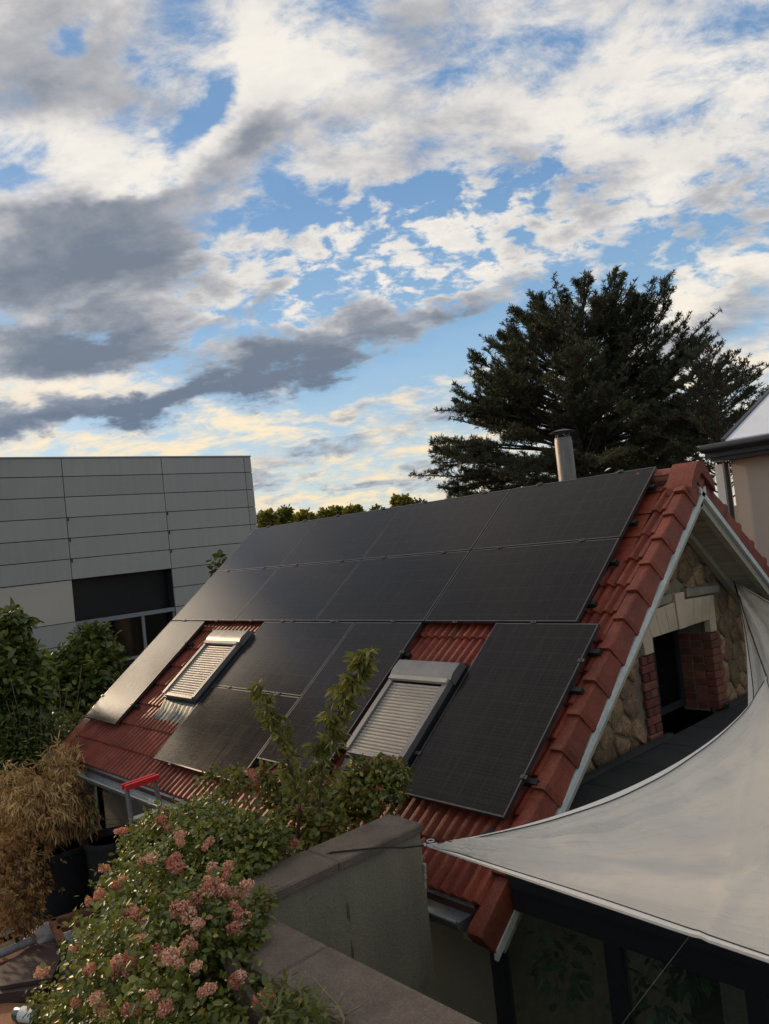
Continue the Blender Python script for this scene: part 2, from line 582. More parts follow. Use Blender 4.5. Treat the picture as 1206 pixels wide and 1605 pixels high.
# ------------------------------------------------------------------ the tiled house
SL = math.radians(38.0)
U = Vector((0, 0.788011, 0.615661)); NW = Vector((0, -0.615661, 0.788011)); EX = Vector((1, 0, 0))
RY, RZ = 6.93, 0.339                             # ridge line of the tile plane
U2 = Vector((0, -U.y, U.z)); N2 = Vector((0, -NW.y, NW.z))


def rp(x, t, D):
    """point of the front slope: x along the ridge, t up the slope, D metres below the lens plane"""
    return Vector((x, 0, 0)) + U * t - NW * D


def rp2(x, t, D):
    p = rp(x, t, D)
    return Vector((p.x, 2 * RY - p.y, p.z))


def basis(o, a, b, c):
    m = Matrix.Identity(4)
    for k in range(3):
        m[k][0], m[k][1], m[k][2], m[k][3] = a[k], b[k], c[k], o[k]
    return m


def put(name, me, material, parent, o, frame):
    """piece with shared mesh set on a frame of three axes"""
    ob = link(name, me, material, parent, at=o)
    ob.rotation_euler = basis((0, 0, 0), *frame).to_euler()
    return ob


FRONT = (EX, U, NW)
BACK = (EX, -U2, N2)

M_tile = surf('red_roof_tile', (0.25, 0.046, 0.021), (0.14, 0.028, 0.015), 5, 0.42, 55, 0.3, 0.3, 90, spec=0.32, vary=0.20, hue=0.004,
              spots=(38, 0.645, (0.30, 0.17, 0.12)), rough2=0.62)
M_verge = surf('verge_tile_clay', (0.215, 0.047, 0.024), (0.125, 0.030, 0.017), 6, 0.55, 50, 0.35, 0.35, 60, spec=0.3, vary=0.14, hue=0.003,
               spots=(26, 0.64, (0.17, 0.085, 0.06)), rough2=0.6)
M_deck = surf('roof_underlay', (0.08, 0.03, 0.022), None, 3, 0.9)
M_zinc = surf('zinc', (0.30, 0.33, 0.34), (0.20, 0.22, 0.22), 3, 0.38, 30, 0.2, 0.1, 40, metal=0.75, rough2=0.6)
M_whitemetal = surf('painted_metal_edge', (0.62, 0.64, 0.60), (0.46, 0.49, 0.45), 6, 0.5, 40, 0.15)
M_soffit = surf('soffit_paint', (0.40, 0.36, 0.27), (0.32, 0.28, 0.21), 3, 0.7, 60, 0.2, 0.2, 50, vary=0.1, stretch=(1, 8, 8))
M_mortar = surf('mortar', (0.21, 0.17, 0.115), (0.14, 0.115, 0.08), 9, 0.9, 90, 0.35, 0.6, 90)
M_stone = surf('rubble_stone', (0.30, 0.185, 0.088), (0.14, 0.098, 0.062), 14, 0.85, 50, 0.65, 1.0, 40, vary=0.42, hue=0.012,
               spots=(9, 0.60, (0.27, 0.12, 0.04)))
M_brick = surf('dark_brick', (0.20, 0.066, 0.040), (0.12, 0.044, 0.032), 10, 0.85, 80, 0.35, 0.5, 80, vary=0.3, hue=0.012)
M_lime = surf('limestone_block', (0.56, 0.43, 0.29), (0.47, 0.355, 0.235), 6, 0.8, 90, 0.12, 0.2, 90, vary=0.07)
M_hood = surf('grey_hood_stone', (0.28, 0.24, 0.18), (0.2, 0.17, 0.13), 6, 0.85, 60, 0.3, 0.4, 60)
M_render = surf('house_render', (0.17, 0.155, 0.115), (0.14, 0.125, 0.092), 1.5, 0.9, 60, 0.15, 0.4, 80)
M_dark = surf('anthracite_metal', (0.020, 0.023, 0.028), (0.014, 0.016, 0.02), 5, 0.4, 60, 0.2, spec=0.5)
M_black = surf('black_rubber', (0.012, 0.012, 0.013), None, 5, 0.6)
M_steel = surf('brushed_steel', (0.20, 0.18, 0.16), (0.14, 0.125, 0.11), 4, 0.5, 30, 0.25, 0.1, 40, metal=0.5, stretch=(1, 1, .15), rough2=0.55)


def glassmat(name, tint, rough=0.03, body=(0.004, 0.005, 0.006), clear=0.75):
    m, t, bs, out = new_mat(name)
    t.put(bs.inputs['Base Color'], body)
    bs.inputs['Roughness'].default_value = rough
    bs.inputs['Specular IOR Level'].default_value = 0.5
    tp = t.n.new('ShaderNodeBsdfTransparent'); t.put(tp.inputs[0], tint)
    mx = t.n.new('ShaderNodeMixShader'); mx.inputs[0].default_value = clear
    t.l.new(bs.outputs[0], mx.inputs[1]); t.l.new(tp.outputs[0], mx.inputs[2])
    t.l.new(mx.outputs[0], out.inputs[0])
    return m


M_glass = glassmat('window_glass', (0.92, 0.96, 0.93), body=(0.16, 0.165, 0.13), clear=0.90)
M_glass_dark = glassmat('tinted_glass', (0.25, 0.28, 0.32), clear=0.35)

house = thing('tiled_house', (-7.0, 6.97, GZ), 'house with a red tiled roof covered in black solar panels and a rubble stone gable', 'house')
XL, XR = -10.74, -3.30
# decks and plain walls
mb = MB()
for f in (rp, rp2):
    a = [f(XL, 1.36, 4.07), f(XR, 1.36, 4.07), f(XR, 5.76, 4.07), f(XL, 5.76, 4.07)]
    if f is rp2: a.reverse()
    mb.prism(a, Vector((0, 0, -0.10)))
part('roof_deck', mb, M_deck, house)
mb = MB().box((-10.5, 3.95, GZ), (-3.74, 4.15, -2.16))
mb.box((-10.5, 9.8, GZ), (-3.74, 10.0, -2.16))
mb.prism([(-10.5, 3.95, GZ), (-10.5, 9.99, GZ), (-10.5, 9.99, -2.16), (-10.5, RY, 0.16), (-10.5, 3.95, -2.16)], (0.2, 0, 0))
part('wall', mb, M_render, house)

# ---- panels known first, tiles that lie wholly under one are joined
PANELS = []                                     # x0, x1, t0, t1, label
_P = 1.745
ordn = ['far left', 'second', 'third', 'near right']
for i in range(4):
    x0 = -10.63 + i * _P
    PANELS.append((x0, x0 + 1.727, 4.705, 5.695, [
        'black solar panel at the far end of the ridge row, nearest the grey building',
        'black solar panel in the ridge row, second from the grey building',
        'black solar panel in the ridge row, left of the one below the steel flue',
        'black solar panel at the near end of the ridge row, below the steel flue'][i], 'L'))
for i in range(4):
    x0 = -10.63 + i * _P
    PANELS.append((x0, x0 + 1.727, 3.690, 4.690, [
        'black solar panel at the far end of the middle row, beside the leafy sprig',
        'black solar panel in the middle row, partly above the far shuttered window',
        'black solar panel in the middle row, above the upright panel left of the near window',
        'black solar panel at the near end of the middle row, above the near shuttered window'][i], 'L'))
PANELS += [
    (-10.63, -9.64, 1.93, 3.668, 'pale shining upright solar panel at the far left of the lower row', 'P'),
    (-8.16, -6.433, 2.668, 3.668, 'black solar panel lying right of the far shuttered window, upper of two', 'L'),
    (-8.16, -6.433, 1.653, 2.653, 'black solar panel below its twin, its lower edge above the bare tiles by the ladder', 'L'),
    (-6.415, -5.42, 1.93, 3.668, 'black upright solar panel left of the near shuttered window, behind the two leafy shoots', 'P'),
    (-4.49, -3.45, 1.93, 3.668, 'black upright solar panel right of the near shuttered window, beside the verge tiles', 'P'),
]

TW, TL = 0.19, 0.312
xs, zs = [], []
for k in range(21):
    x = TW * k / 20
    d = min(abs(x - 0.050), abs(x - 0.145))
    z = -0.030 + 0.030 * max(0.0, min(1.0, (0.034 - d) / 0.016))
    xs.append(x); zs.append(z)
xs[-1] = TW + 0.004; zs[-1] += 0.002
mb = MB()
vs = []
for y, dz in ((0, -0.016), (0, 0.020), (0.010, 0.026), (TL + 0.03, -0.006)):
    vs += [(x, y, z + dz) for x, z in zip(xs, zs)]
fs = []
n = len(xs)
for r in range(3):
    for k in range(n - 1):
        fs.append((r * n + k, r * n + k + 1, (r + 1) * n + k + 1, (r + 1) * n + k))
mb.add(vs, fs)
tile_me = mb.mesh('roof_tile', True, 50)
hidden = MB()
ncol = int(round((-3.39 - (-10.61)) / TW))
for c in range(ncol):
    x0 = -10.61 + c * TW
    for k in range(14):
        t0 = 1.39 + k * TL
        if k == 13 and t0 + TL > 5.75:
            pass
        xc, tcn = x0 + TW / 2, t0 + TL / 2
        under = any(p[0] + .2 < xc < p[1] - .2 and p[2] + .24 < tcn < p[3] - .24 for p in PANELS)
        near = any(abs(xc - 0.5 * (p[0] + p[1])) < .5 * (p[1] - p[0]) + .02 and abs(tcn - .5 * (p[2] + p[3])) < .5 * (p[3] - p[2]) + .02 for p in PANELS)
        o = rp(x0, t0, 4.0)
        if under or (near and k > 9) or (tcn > 3.75 and xc < -3.9):
            M = basis(o, *FRONT)
            q = [M @ Vector(v) for v in ((0, 0, -.01), (TW, 0, -.01), (TW, TL, -.02), (0, TL, -.02))]
            hidden.add(q, [(0, 1, 2, 3)])
        else:
            jit = Vector((random.uniform(-.002, .002), 0, 0)) + NW * random.uniform(-.003, .003)
            ob = put('roof_tile', tile_me, M_tile, house, o + jit, FRONT)
            ob.rotation_euler.rotate_axis('Z', random.uniform(-.006, .006))
tag(part('covered_tiles', hidden, M_tile, house), None, kind='stuff')

# verge tiles on the near gable: flat top, rounded shoulder, deep flank
def verge_mesh(mirror=False):
    sec = [(-0.126, -0.03), (-0.126, 0.020), (-0.100, 0.026), (-0.036, 0.030), (-0.022, 0.020)]
    mb = MB(); vs = []
    for y, dz, ex, fl in ((-0.012, -0.006, .0, -.165), (-0.012, 0.022, .007, -0.172), (0.026, 0.026, .007, -0.166), (0.030, 0.014, .001, -.160),
                          (0.046, 0.014, .001, -0.157), (0.050, 0.008, -.001, -0.152), (TL + 0.03, -0.012, -.006, -0.122)):
        vs += [(x + (ex if k > 2 else 0), y, z + dz) for k, (x, z) in enumerate(sec)] + [(0.008 + ex, y, fl)]
    n = len(sec) + 1; fs = []
    for r in range(6):
        for k in range(n - 1):
            fs.append((r * n + k, r * n + k + 1, (r + 1) * n + k + 1, (r + 1) * n + k))
    if mirror:
        vs = [(x, -y, z) for x, y, z in vs]; fs = [tuple(reversed(f)) for f in fs]
    return mb.add(vs, fs).mesh('verge_tile', True, 28)


vm, vmb = verge_mesh(), verge_mesh(True)
for k in range(14):
    t0 = 1.29 + k * TL if k else 1.29 + .004
    if k: put('verge_tile', vm, M_verge, house, rp(-3.278, t0, 4.0) + NW * random.uniform(-.003, .003), FRONT)
    put('verge_tile', vmb, M_verge, house, rp2(-3.278, t0, 4.0) + N2 * random.uniform(-.003, .003), BACK)
    b = put('verge_tile', vm, M_verge, house, rp(-10.745, t0, 4.02), (-EX, -U, NW)) if False else None
# the lowest verge piece is one long rounded tile that closes over the gutter end
sec = [(-.172, -.07), (-.166, -.02), (-.135, .002), (-.060, .006), (-.030, .002), (-.018, -.03), (-.012, -.160)]
mb = MB(); vs = []
for t_, dz, sx in ((1.205, -.045, .95), (1.215, -.014, .99), (1.25, .0, 1.0), (1.62, .002, .80)):
    vs += [tuple(rp(-3.262 + x * sx, t_, 4.0) + NW * (z + (dz if z > -.1 else 0))) for x, z in sec]
n = len(sec); fs = [(r * n + k, r * n + k + 1, (r + 1) * n + k + 1, (r + 1) * n + k) for r in range(3) for k in range(n - 1)] + [tuple(range(n - 1, -1, -1))]
part('verge_end_tile', mb.add(vs, fs), M_verge, house, True, 35)
# left verge: low flat strip
mb = MB()
for f in (rp, rp2):
    a = [f(-10.80, 1.32, 3.985), f(-10.59, 1.32, 3.985), f(-10.59, 5.74, 3.985), f(-10.80, 5.74, 3.985)]
    if f is rp2: a.reverse()
    mb.prism(a, (0, 0, -0.14))
part('far_verge', mb, M_verge, house)
# back slope tiles as one ribbed sheet (only its flank is in view)
mb = MB()
a = [rp2(-10.7, 1.35, 4.0), rp2(-3.44, 1.35, 4.0), rp2(-3.44, 5.7, 4.0), rp2(-10.7, 5.7, 4.0)]
mb.prism(list(reversed(a)), (0, 0, -0.03))
part('back_slope', mb, M_tile, house)
# ridge tiles
mb = MB(); vs = []
prof = [(math.radians(d)) for d in range(-10, 191, 20)]
for x, r in ((0, .125), (.03, .125), (.036, .108), (.39, .100)):
    vs += [(x, r * math.cos(a) * 1.15, r * math.sin(a) * .95 - .025) for a in prof]
n = len(prof)
fs = [(r * n + k, r * n + k + 1, (r + 1) * n + k + 1, (r + 1) * n + k) for r in range(3) for k in range(n - 1)]
vs += [(0, 0, -.05)]; fs += [(len(vs) - 1, k + 1, k) for k in range(n - 1)]
ridge_me = mb.add(vs, fs).mesh('ridge_tile', True, 40)
for k in range(20):
    link('ridge_tile', ridge_me, M_verge, house, at=(-3.85 - k * 0.36, RY, RZ - (.028 if k else .012)))
# raised cap over the gable apex
sec = [(-.235, -.20), (-.215, -.10), (-.085, .055), (-.045, .085), (.045, .085), (.085, .055), (.215, -.10), (.235, -.20), (0, -.02)]
mb = MB().prism([(-3.50, RY + y, RZ + z) for y, z in sec], (0.245, 0, 0))
part('apex_tile', mb, M_verge, house, True, 35)

# barge strips, barge boards and soffit under the near verge
mb = MB()
for f in (rp, rp2):
    a = [f(-3.292, 1.22, 4.15), f(-3.262, 1.22, 4.15), f(-3.262, 5.62, 4.15), f(-3.292, 5.62, 4.15)]
    if f is rp2: a.reverse()
    mb.prism(a, (0, 0, -0.062))
part('barge_strip', mb, M_whitemetal, house)
mb = MB()
for f in (rp, rp2):
    a = [f(-3.36, 1.32, 4.19), f(-3.295, 1.32, 4.19), f(-3.295, 5.56, 4.19), f(-3.36, 5.56, 4.19)]
    if f is rp2: a.reverse()
    mb.prism(a, (0, 0, -0.10))
part('barge_board', mb, M_soffit, house)
mb = MB()
for f in (rp, rp2):
    a = [f(-3.655, 1.32, 4.215), f(-3.585, 1.32, 4.215), f(-3.585, 5.50, 4.215), f(-3.655, 5.50, 4.215)]
    if f is rp2: a.reverse()
    mb.prism(a, (0, 0, -0.10))
part('wall_batten', mb, M_soffit, house)
plank_me = MB().cbox((0, 0, 0), (0.225, 0.091, 0.016), 0.006).mesh('soffit_plank')
for k in range(40):
    t0 = 1.42 + k * 0.103
    put('soffit_plank', plank_me, M_soffit, house, rp2(-3.585, t0, 4.222 + random.uniform(0, .003)) - U2 * 0, (EX, U2, -N2))
mb = MB()
a = [rp(-3.585, 1.40, 4.215), rp(-3.36, 1.40, 4.215), rp(-3.36, 5.5, 4.215), rp(-3.585, 5.5, 4.215)]
mb.prism(a, (0, 0, -0.012))
part('soffit_lining', mb, M_soffit, house)
part('soffit_end_board', MB().box((-3.60, 8.10, -0.86), (-3.30, 8.13, -0.76)), M_soffit, house)

# ---- rubble gable: each stone a piece, set proud of the mortar
GX = -3.66
OY0, OY1, OZ0, OZ1 = 6.40, 7.52, -2.0, -1.11   # window opening
gm = part('gable_wall', MB().prism([(-3.74, 3.95, GZ), (-3.74, OY0 - .03, GZ), (-3.74, OY0 - .03, OZ1 + .03), (-3.74, OY1 + .03, OZ1 + .03), (-3.74, OY1 + .03, GZ), (-3.74, 9.99, GZ),
                                    (-3.74, 9.99, -2.16), (-3.74, RY, 0.17), (-3.74, 3.95, -2.16)], (0.055, 0, 0)), M_mortar, house)


def clip(poly, px, py, nx, ny):
    out = []
    for i in range(len(poly)):
        a, b = poly[i], poly[(i + 1) % len(poly)]
        da, db = (a[0] - px) * nx + (a[1] - py) * ny, (b[0] - px) * nx + (b[1] - py) * ny
        if da <= 0: out.append(a)
        if da * db < 0:
            q = da / (da - db); out.append((a[0] + (b[0] - a[0]) * q, a[1] + (b[1] - a[1]) * q))
    return out


sr = random.Random(5)
seeds = []
tries = 0
while len(seeds) < 330 and tries < 20000:
    tries += 1
    p = (sr.uniform(4.4, 9.6), sr.uniform(-2.3, 0.2))
    if all((p[0] - q[0]) ** 2 + ((p[1] - q[1]) * 1.25) ** 2 > 0.128 ** 2 for q in seeds):
        seeds.append(p)
for p in seeds:
    roofz = RZ - 0.27 - abs(p[0] - RY) * 0.781
    if p[1] > roofz + .12: continue
    if OY0 - .26 < p[0] < OY1 + .18 and -2.2 < p[1] < -0.80: continue
    poly = [(p[0] - .45, p[1] - .45), (p[0] + .45, p[1] - .45), (p[0] + .45, p[1] + .45), (p[0] - .45, p[1] + .45)]
    for q in seeds:
        if q is p: continue
        dx, dy = q[0] - p[0], q[1] - p[1]; L = math.hypot(dx, dy)
        if L < 0.9: poly = clip(poly, p[0] + dx * (.5 - .011 / L), p[1] + dy * (.5 - .011 / L), dx, dy)
    for sgn in (1, -1):                          # under the rakes
        nx, ny = 0.6157 * sgn, 0.788
        poly = clip(poly, RY, RZ - 0.25, nx, ny)
    if len(poly) < 3: continue
    # keep clear of the brick and limestone surround
    if poly and p[0] < OY0 - .2 and max(q[0] for q in poly) > OY0 - .25 and -2.2 < p[1] < -.8: poly = clip(poly, OY0 - .255, 0, 1, 0)
    if poly and p[0] > OY1 + .1 and min(q[0] for q in poly) < OY1 + .2 and -2.2 < p[1] < -.8: poly = clip(poly, OY1 + .20, 0, -1, 0)
    if OY0 - .3 < p[0] < OY1 + .3 and p[1] > -.85: poly = clip(poly, 0, -0.765, 0, -1)
    if len(poly) < 3: continue
    # cut the corners so that stones read rounded
    rp_ = []
    for i in range(len(poly)):
        a, b = Vector(poly[i]), Vector(poly[(i + 1) % len(poly)])
        rp_ += [a.lerp(b, .10), a.lerp(b, .90)]
    d = sr.uniform(0.018, 0.034)
    n = len(rp_); mb = MB()
    c = Vector((sum(q[0] for q in rp_) / n, sum(q[1] for q in rp_) / n))
    mid = [c.lerp(Vector(q), sr.uniform(.84, .93)) for q in rp_]
    vs = [(-3.69, q[0], q[1]) for q in rp_] + [(-3.69 + d * .7, c[0] + (q[0] - c[0]) * .97, c[1] + (q[1] - c[1]) * .97) for q in rp_] + \
         [(-3.69 + d + sr.uniform(-.006, .010), q[0], q[1]) for q in mid] + [(-3.69 + d + sr.uniform(-.006, .008), c[0], c[1])]
    fs = []
    for r in range(2):
        for i in range(n):
            j = (i + 1) % n
            fs.append((r * n + i, r * n + j, (r + 1) * n + j, (r + 1) * n + i))
    for i in range(n):
        fs.append((2 * n + i, 2 * n + (i + 1) % n, 3 * n))
    link('stone', mb.add(vs, fs).mesh('stone', True, 60), M_stone, gm)

# limestone flat arch
FX = -3.645
nb = 7
ya, yb = OY0 - 0.0, OY1 + 0.0
ends = [ya + (yb - ya) * k / nb for k in range(nb + 1)]
cyy = (ya + yb) / 2
def topz(y): return -0.885 + 0.035 * (1 - min(1, abs(y - cyy) / .7))
blocks = []
for k in range(nb):
    b0, b1 = ends[k] + .003, ends[k + 1] - .003
    t0, t1 = cyy + (ends[k] - cyy) * 1.17 + .003, cyy + (ends[k + 1] - cyy) * 1.17 - .003
    key = k == nb // 2
    e = 0.075 if key else 0
    blocks.append(([(b0, OZ1), (b1, OZ1), (t1, topz(t1) + e), (t0, topz(t0) + e)], .012 if key else 0))
blocks.append(([(OY0 - .15, -1.24), (OY0 - .004, -1.24), (OY0 - .004, OZ1), (cyy + (ya - cyy) * 1.17 - .004, topz(ya - .1)), (OY0 - .20, topz(ya - .2))], 0))
blocks.append(([(OY1 + .004, -1.235), (OY1 + .13, -1.235), (OY1 + .15, topz(yb + .1)), (cyy + (yb - cyy) * 1.17 + .004, topz(yb + .1)), (OY1 + .004, OZ1)], 0))
for poly, e in blocks:
    link('arch_block', MB().prism([(-3.70, y, z) for y, z in poly], (0.06 + e, 0, 0)).mesh('arch_block'), M_lime, gm)
for poly in ([(6.10, -.875), (6.80, -.835), (6.80, -.765), (6.14, -.80)], [(7.10, -.835), (7.78, -.87), (7.78, -.80), (7.10, -.755)]):
    link('hood_stone', MB().prism([(-3.70, y, z) for y, z in poly], (0.075, 0, 0)).mesh('hood_stone'), M_hood, gm)
# brick jambs, toothed into the rubble and returning into the reveal
JD = 0.36
z = OZ0; k = 0
while z < -1.26:
    h = 0.064
    long_, short = (0.22, 0.105)
    w = long_ if k % 2 == 0 else short
    for side in (0, 1):
        def Y(d):                               # distance from the opening edge
            return OY0 - d if side == 0 else OY1 + d
        def bk(d0, d1, x0, x1):
            y0, y1 = sorted((Y(d0), Y(d1)))
            j = random.uniform(-.004, .004)
            link('brick', MB().cbox((x0, y0, z), (x1 + j, y1, z + h), .006).mesh('brick'), M_brick, gm)
        if w == long_:
            bk(0, .22, -3.745, -3.645); bk(0, .10, -3.86, -3.755); bk(0, .10, -4.0, -3.872)
        else:
            bk(0, .105, -3.86, -3.645); bk(.115, .20 if side == 0 else .16, -3.745, -3.648); bk(0, .10, -4.0, -3.872)
    z += 0.0755; k += 1
# reveal backing and the dark window set deep in it
mb = MB().box((-4.02, OY0 - .12, -2.03), (-3.75, OY0 - .008, OZ1)).box((-4.02, OY1 + .008, -2.03), (-3.75, OY1 + .12, OZ1))
mb.box((-4.02, OY0 - .1, OZ1 + .004), (-3.70, OY1 + .1, OZ1 + .1))
link('reveal', mb.mesh('reveal'), M_mortar, gm)
wf = part('gable_window', MB().box((-4.04, OY0, -1.98), (-3.99, OY0 + .07, OZ1)).box((-4.04, OY1 - .07, -1.98), (-3.99, OY1, OZ1))
          .box((-4.04, OY0 + .07, OZ1 - .07), (-3.99, OY1 - .07, OZ1)).box((-4.04, OY0 + .07, -1.98), (-3.99, OY1 - .07, -1.91))
          .box((-4.045, (OY0 + OY1) / 2 - .06, -1.91), (-3.985, (OY0 + OY1) / 2 + .06, OZ1 - .07)), M_dark, house)
for a, b in ((OY0 + .07, (OY0 + OY1) / 2 - .06), ((OY0 + OY1) / 2 + .06, OY1 - .07)):
    link('pane', MB().box((-4.02, a, -1.91), (-4.012, b, OZ1 - .07)).mesh('pane'), M_glass_dark, wf)
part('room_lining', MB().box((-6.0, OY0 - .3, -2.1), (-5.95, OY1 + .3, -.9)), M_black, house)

# ---- gutters along the eaves, cut by the garden wall
def gutter(x0, x1):
    cy_, cz_, r = 3.505, -2.385, 0.078
    mb = MB(); vs = []
    angs = [math.radians(a) for a in range(180, 361, 18)]
    for x in (x0, x1):
        vs += [(x, cy_ + r * math.cos(a), cz_ + r * math.sin(a)) for a in angs]
        vs += [(x, cy_ + (r - .004) * math.cos(a), cz_ + (r - .004) * math.sin(a)) for a in angs]
    n = len(angs); fs = []
    for k in range(n - 1):
        fs.append((k, k + 1, 2 * n + k + 1, 2 * n + k))
        fs.append((n + k + 1, n + k, 3 * n + k, 3 * n + k + 1))
    fs += [tuple(list(range(n))), tuple(range(3 * n - 1, 2 * n - 1, -1))]
    gt = part('gutter', mb.add(vs, fs), M_zinc, house, True, 40)
    link('bead', MB().tube([(x0, cy_ - r - .004, cz_ + .004), (x1, cy_ - r - .004, cz_ + .004)], .012, 8).mesh('bead', True, 50), M_zinc, gt)
    link('apron', MB().add([(x0, cy_ + r, cz_), (x1, cy_ + r, cz_), (x1, 3.60, -2.335), (x0, 3.60, -2.335)], [(0, 1, 2, 3)]).mesh('apron'), M_zinc, gt)
    x = x0 + .2
    while x < x1:
        pts = [(x, cy_ + (r + .006) * math.cos(math.radians(a)), cz_ + (r + .006) * math.sin(math.radians(a))) for a in range(180, 361, 20)]
        link('bracket', MB().tube(pts, .008, 5).mesh('bracket', True), M_zinc, gt)
        x += .62
    return gt


gutter(-10.78, -3.49)
part('eaves_board', MB().box((-10.7, 3.60, -2.50), (-3.50, 3.63, -2.36)), M_render, house)
part('eaves_soffit', MB().box((-10.7, 3.631, -2.50), (-3.50, 3.95, -2.48)), M_render, house)
# ---- flue
ch = part('chimney', MB().lathe([(.096, -.5), (.096, .62), (.092, .63), (.092, .66)], (-4.94, 7.30, 0.27), 24), M_steel, house, True, 40)
link('cap', MB().lathe([(.02, .0), (.138, .0), (.142, .010), (.05, .036), (.01, .04)], (-4.94, 7.30, 0.985), 24).mesh('cap', True, 30), M_dark, ch)
for a in range(0, 360, 90):
    x, y = -4.94 + .084 * math.cos(math.radians(a)), 7.3 + .084 * math.sin(math.radians(a))
    link('cap_strut', MB().tube([(x, y, .90), (x, y, .99)], .009, 6).mesh('cap_strut'), M_dark, ch)
link('flashing', MB().lathe([(.21, -.25), (.16, .02), (.122, .10)], (-4.94, 7.30, 0.22), 20).mesh('flashing', True), M_zinc, ch)

# ---- two roof windows with roller shutters
M_slat = surf('shutter_slat_paint', (0.40, 0.345, 0.28), (0.33, 0.285, 0.23), 6, 0.42, 120, 0.18, 0.15, 150, vary=0.06)
M_box = surf('shutter_box_metal', (0.24, 0.225, 0.21), (0.17, 0.16, 0.15), 5, 0.32, 90, 0.2, 0.1, 90, metal=0.5, rough2=0.5)


def roof_window(x0, x1, t0, t1, label):
    rw = part('roof_window', MB().prism([rp(x0, t0, 3.99), rp(x1, t0, 3.99), rp(x1, t1, 3.99), rp(x0, t1, 3.99)], NW * 0.10), M_dark, house)
    rw['label'] = label
    tb = t1 - 0.20
    for a, b in ((x0, x0 + .055), (x1 - .055, x1)):
        link('guide_rail', MB().prism([rp(a, t0 + .02, 3.889), rp(b, t0 + .02, 3.889), rp(b, tb, 3.889), rp(a, tb, 3.889)], NW * 0.055).mesh('guide_rail'), M_box, rw)
    sec = [(tb - .01, 3.90), (tb - .012, 3.83), (tb + .02, 3.818), (tb + .06, 3.812), (tb + .165, 3.822), (tb + .195, 3.858), (tb + .20, 3.90)]
    link('shutter_box', MB().prism([rp(x0 - .01, t, D) for t, D in sec], (x1 - x0 + .02, 0, 0)).mesh('shutter_box', True, 25), M_box, rw)
    link('box_lip', MB().prism([rp(x0 + .01, tb - .055, 3.845), rp(x1 - .01, tb - .055, 3.845), rp(x1 - .01, tb - .013, 3.845), rp(x0 + .01, tb - .013, 3.845)], NW * 0.03).mesh('box_lip'), M_slat, rw)
    n = 22; p = (tb - .06 - (t0 + .05)) / n
    prof = [(0.0, 0.0), (.10, .008), (.3, .014), (.6, .016), (.85, .010), (.97, .0)]
    mb = MB(); vs = []
    for x in (0.0, x1 - x0 - .112):
        vs += [(x, q * p, h) for q, h in prof] + [(x, .5 * p, -.012)]
    m = len(prof) + 1
    fs = [(k, (k + 1) % m, m + (k + 1) % m, m + k) for k in range(m)]
    sme = mb.add(vs, [tuple(reversed(f)) for f in fs]).mesh('shutter_slat', True, 40)
    for k in range(n):
        put('shutter_slat', sme, M_slat, rw, rp(x0 + .056, t0 + .05 + k * p, 3.872), FRONT)
    link('bottom_bar', MB().prism([rp(x0 + .056, t0 + .005, 3.889), rp(x1 - .056, t0 + .005, 3.889), rp(x1 - .056, t0 + .046, 3.889), rp(x0 + .056, t0 + .046, 3.889)], NW * 0.04).mesh('bottom_bar'), M_box, rw)
    mb = MB(); vs = []; cols = 30
    for r, (t, dz) in enumerate(((t0 - .25, .012), (t0 - .12, .016), (t0 + .0, .05))):
        for c in range(cols + 1):
            x = x0 - .06 + (x1 - x0 + .12) * c / cols
            vs.append(tuple(rp(x, t, 4.0) + NW * (dz + (.012 * math.sin(c * 1.9) if r < 2 else 0))))
    fs = [(r * (cols + 1) + c, r * (cols + 1) + c + 1, (r + 1) * (cols + 1) + c + 1, (r + 1) * (cols + 1) + c) for r in range(2) for c in range(cols)]
    link('apron_flashing', mb.add(vs, fs).mesh('apron_flashing', True), M_leadf, rw)
    return rw


M_leadf = surf('lead_flashing', (0.12, 0.14, 0.13), (0.08, 0.09, 0.085), 8, 0.5, 60, 0.25, 0.3, 60, metal=0.3)
roof_window(-9.00, -8.215, 2.41, 3.48, 'far roof window under its closed pale roller shutter')
roof_window(-5.27, -4.545, 2.14, 3.17, 'near roof window under its closed pale roller shutter')

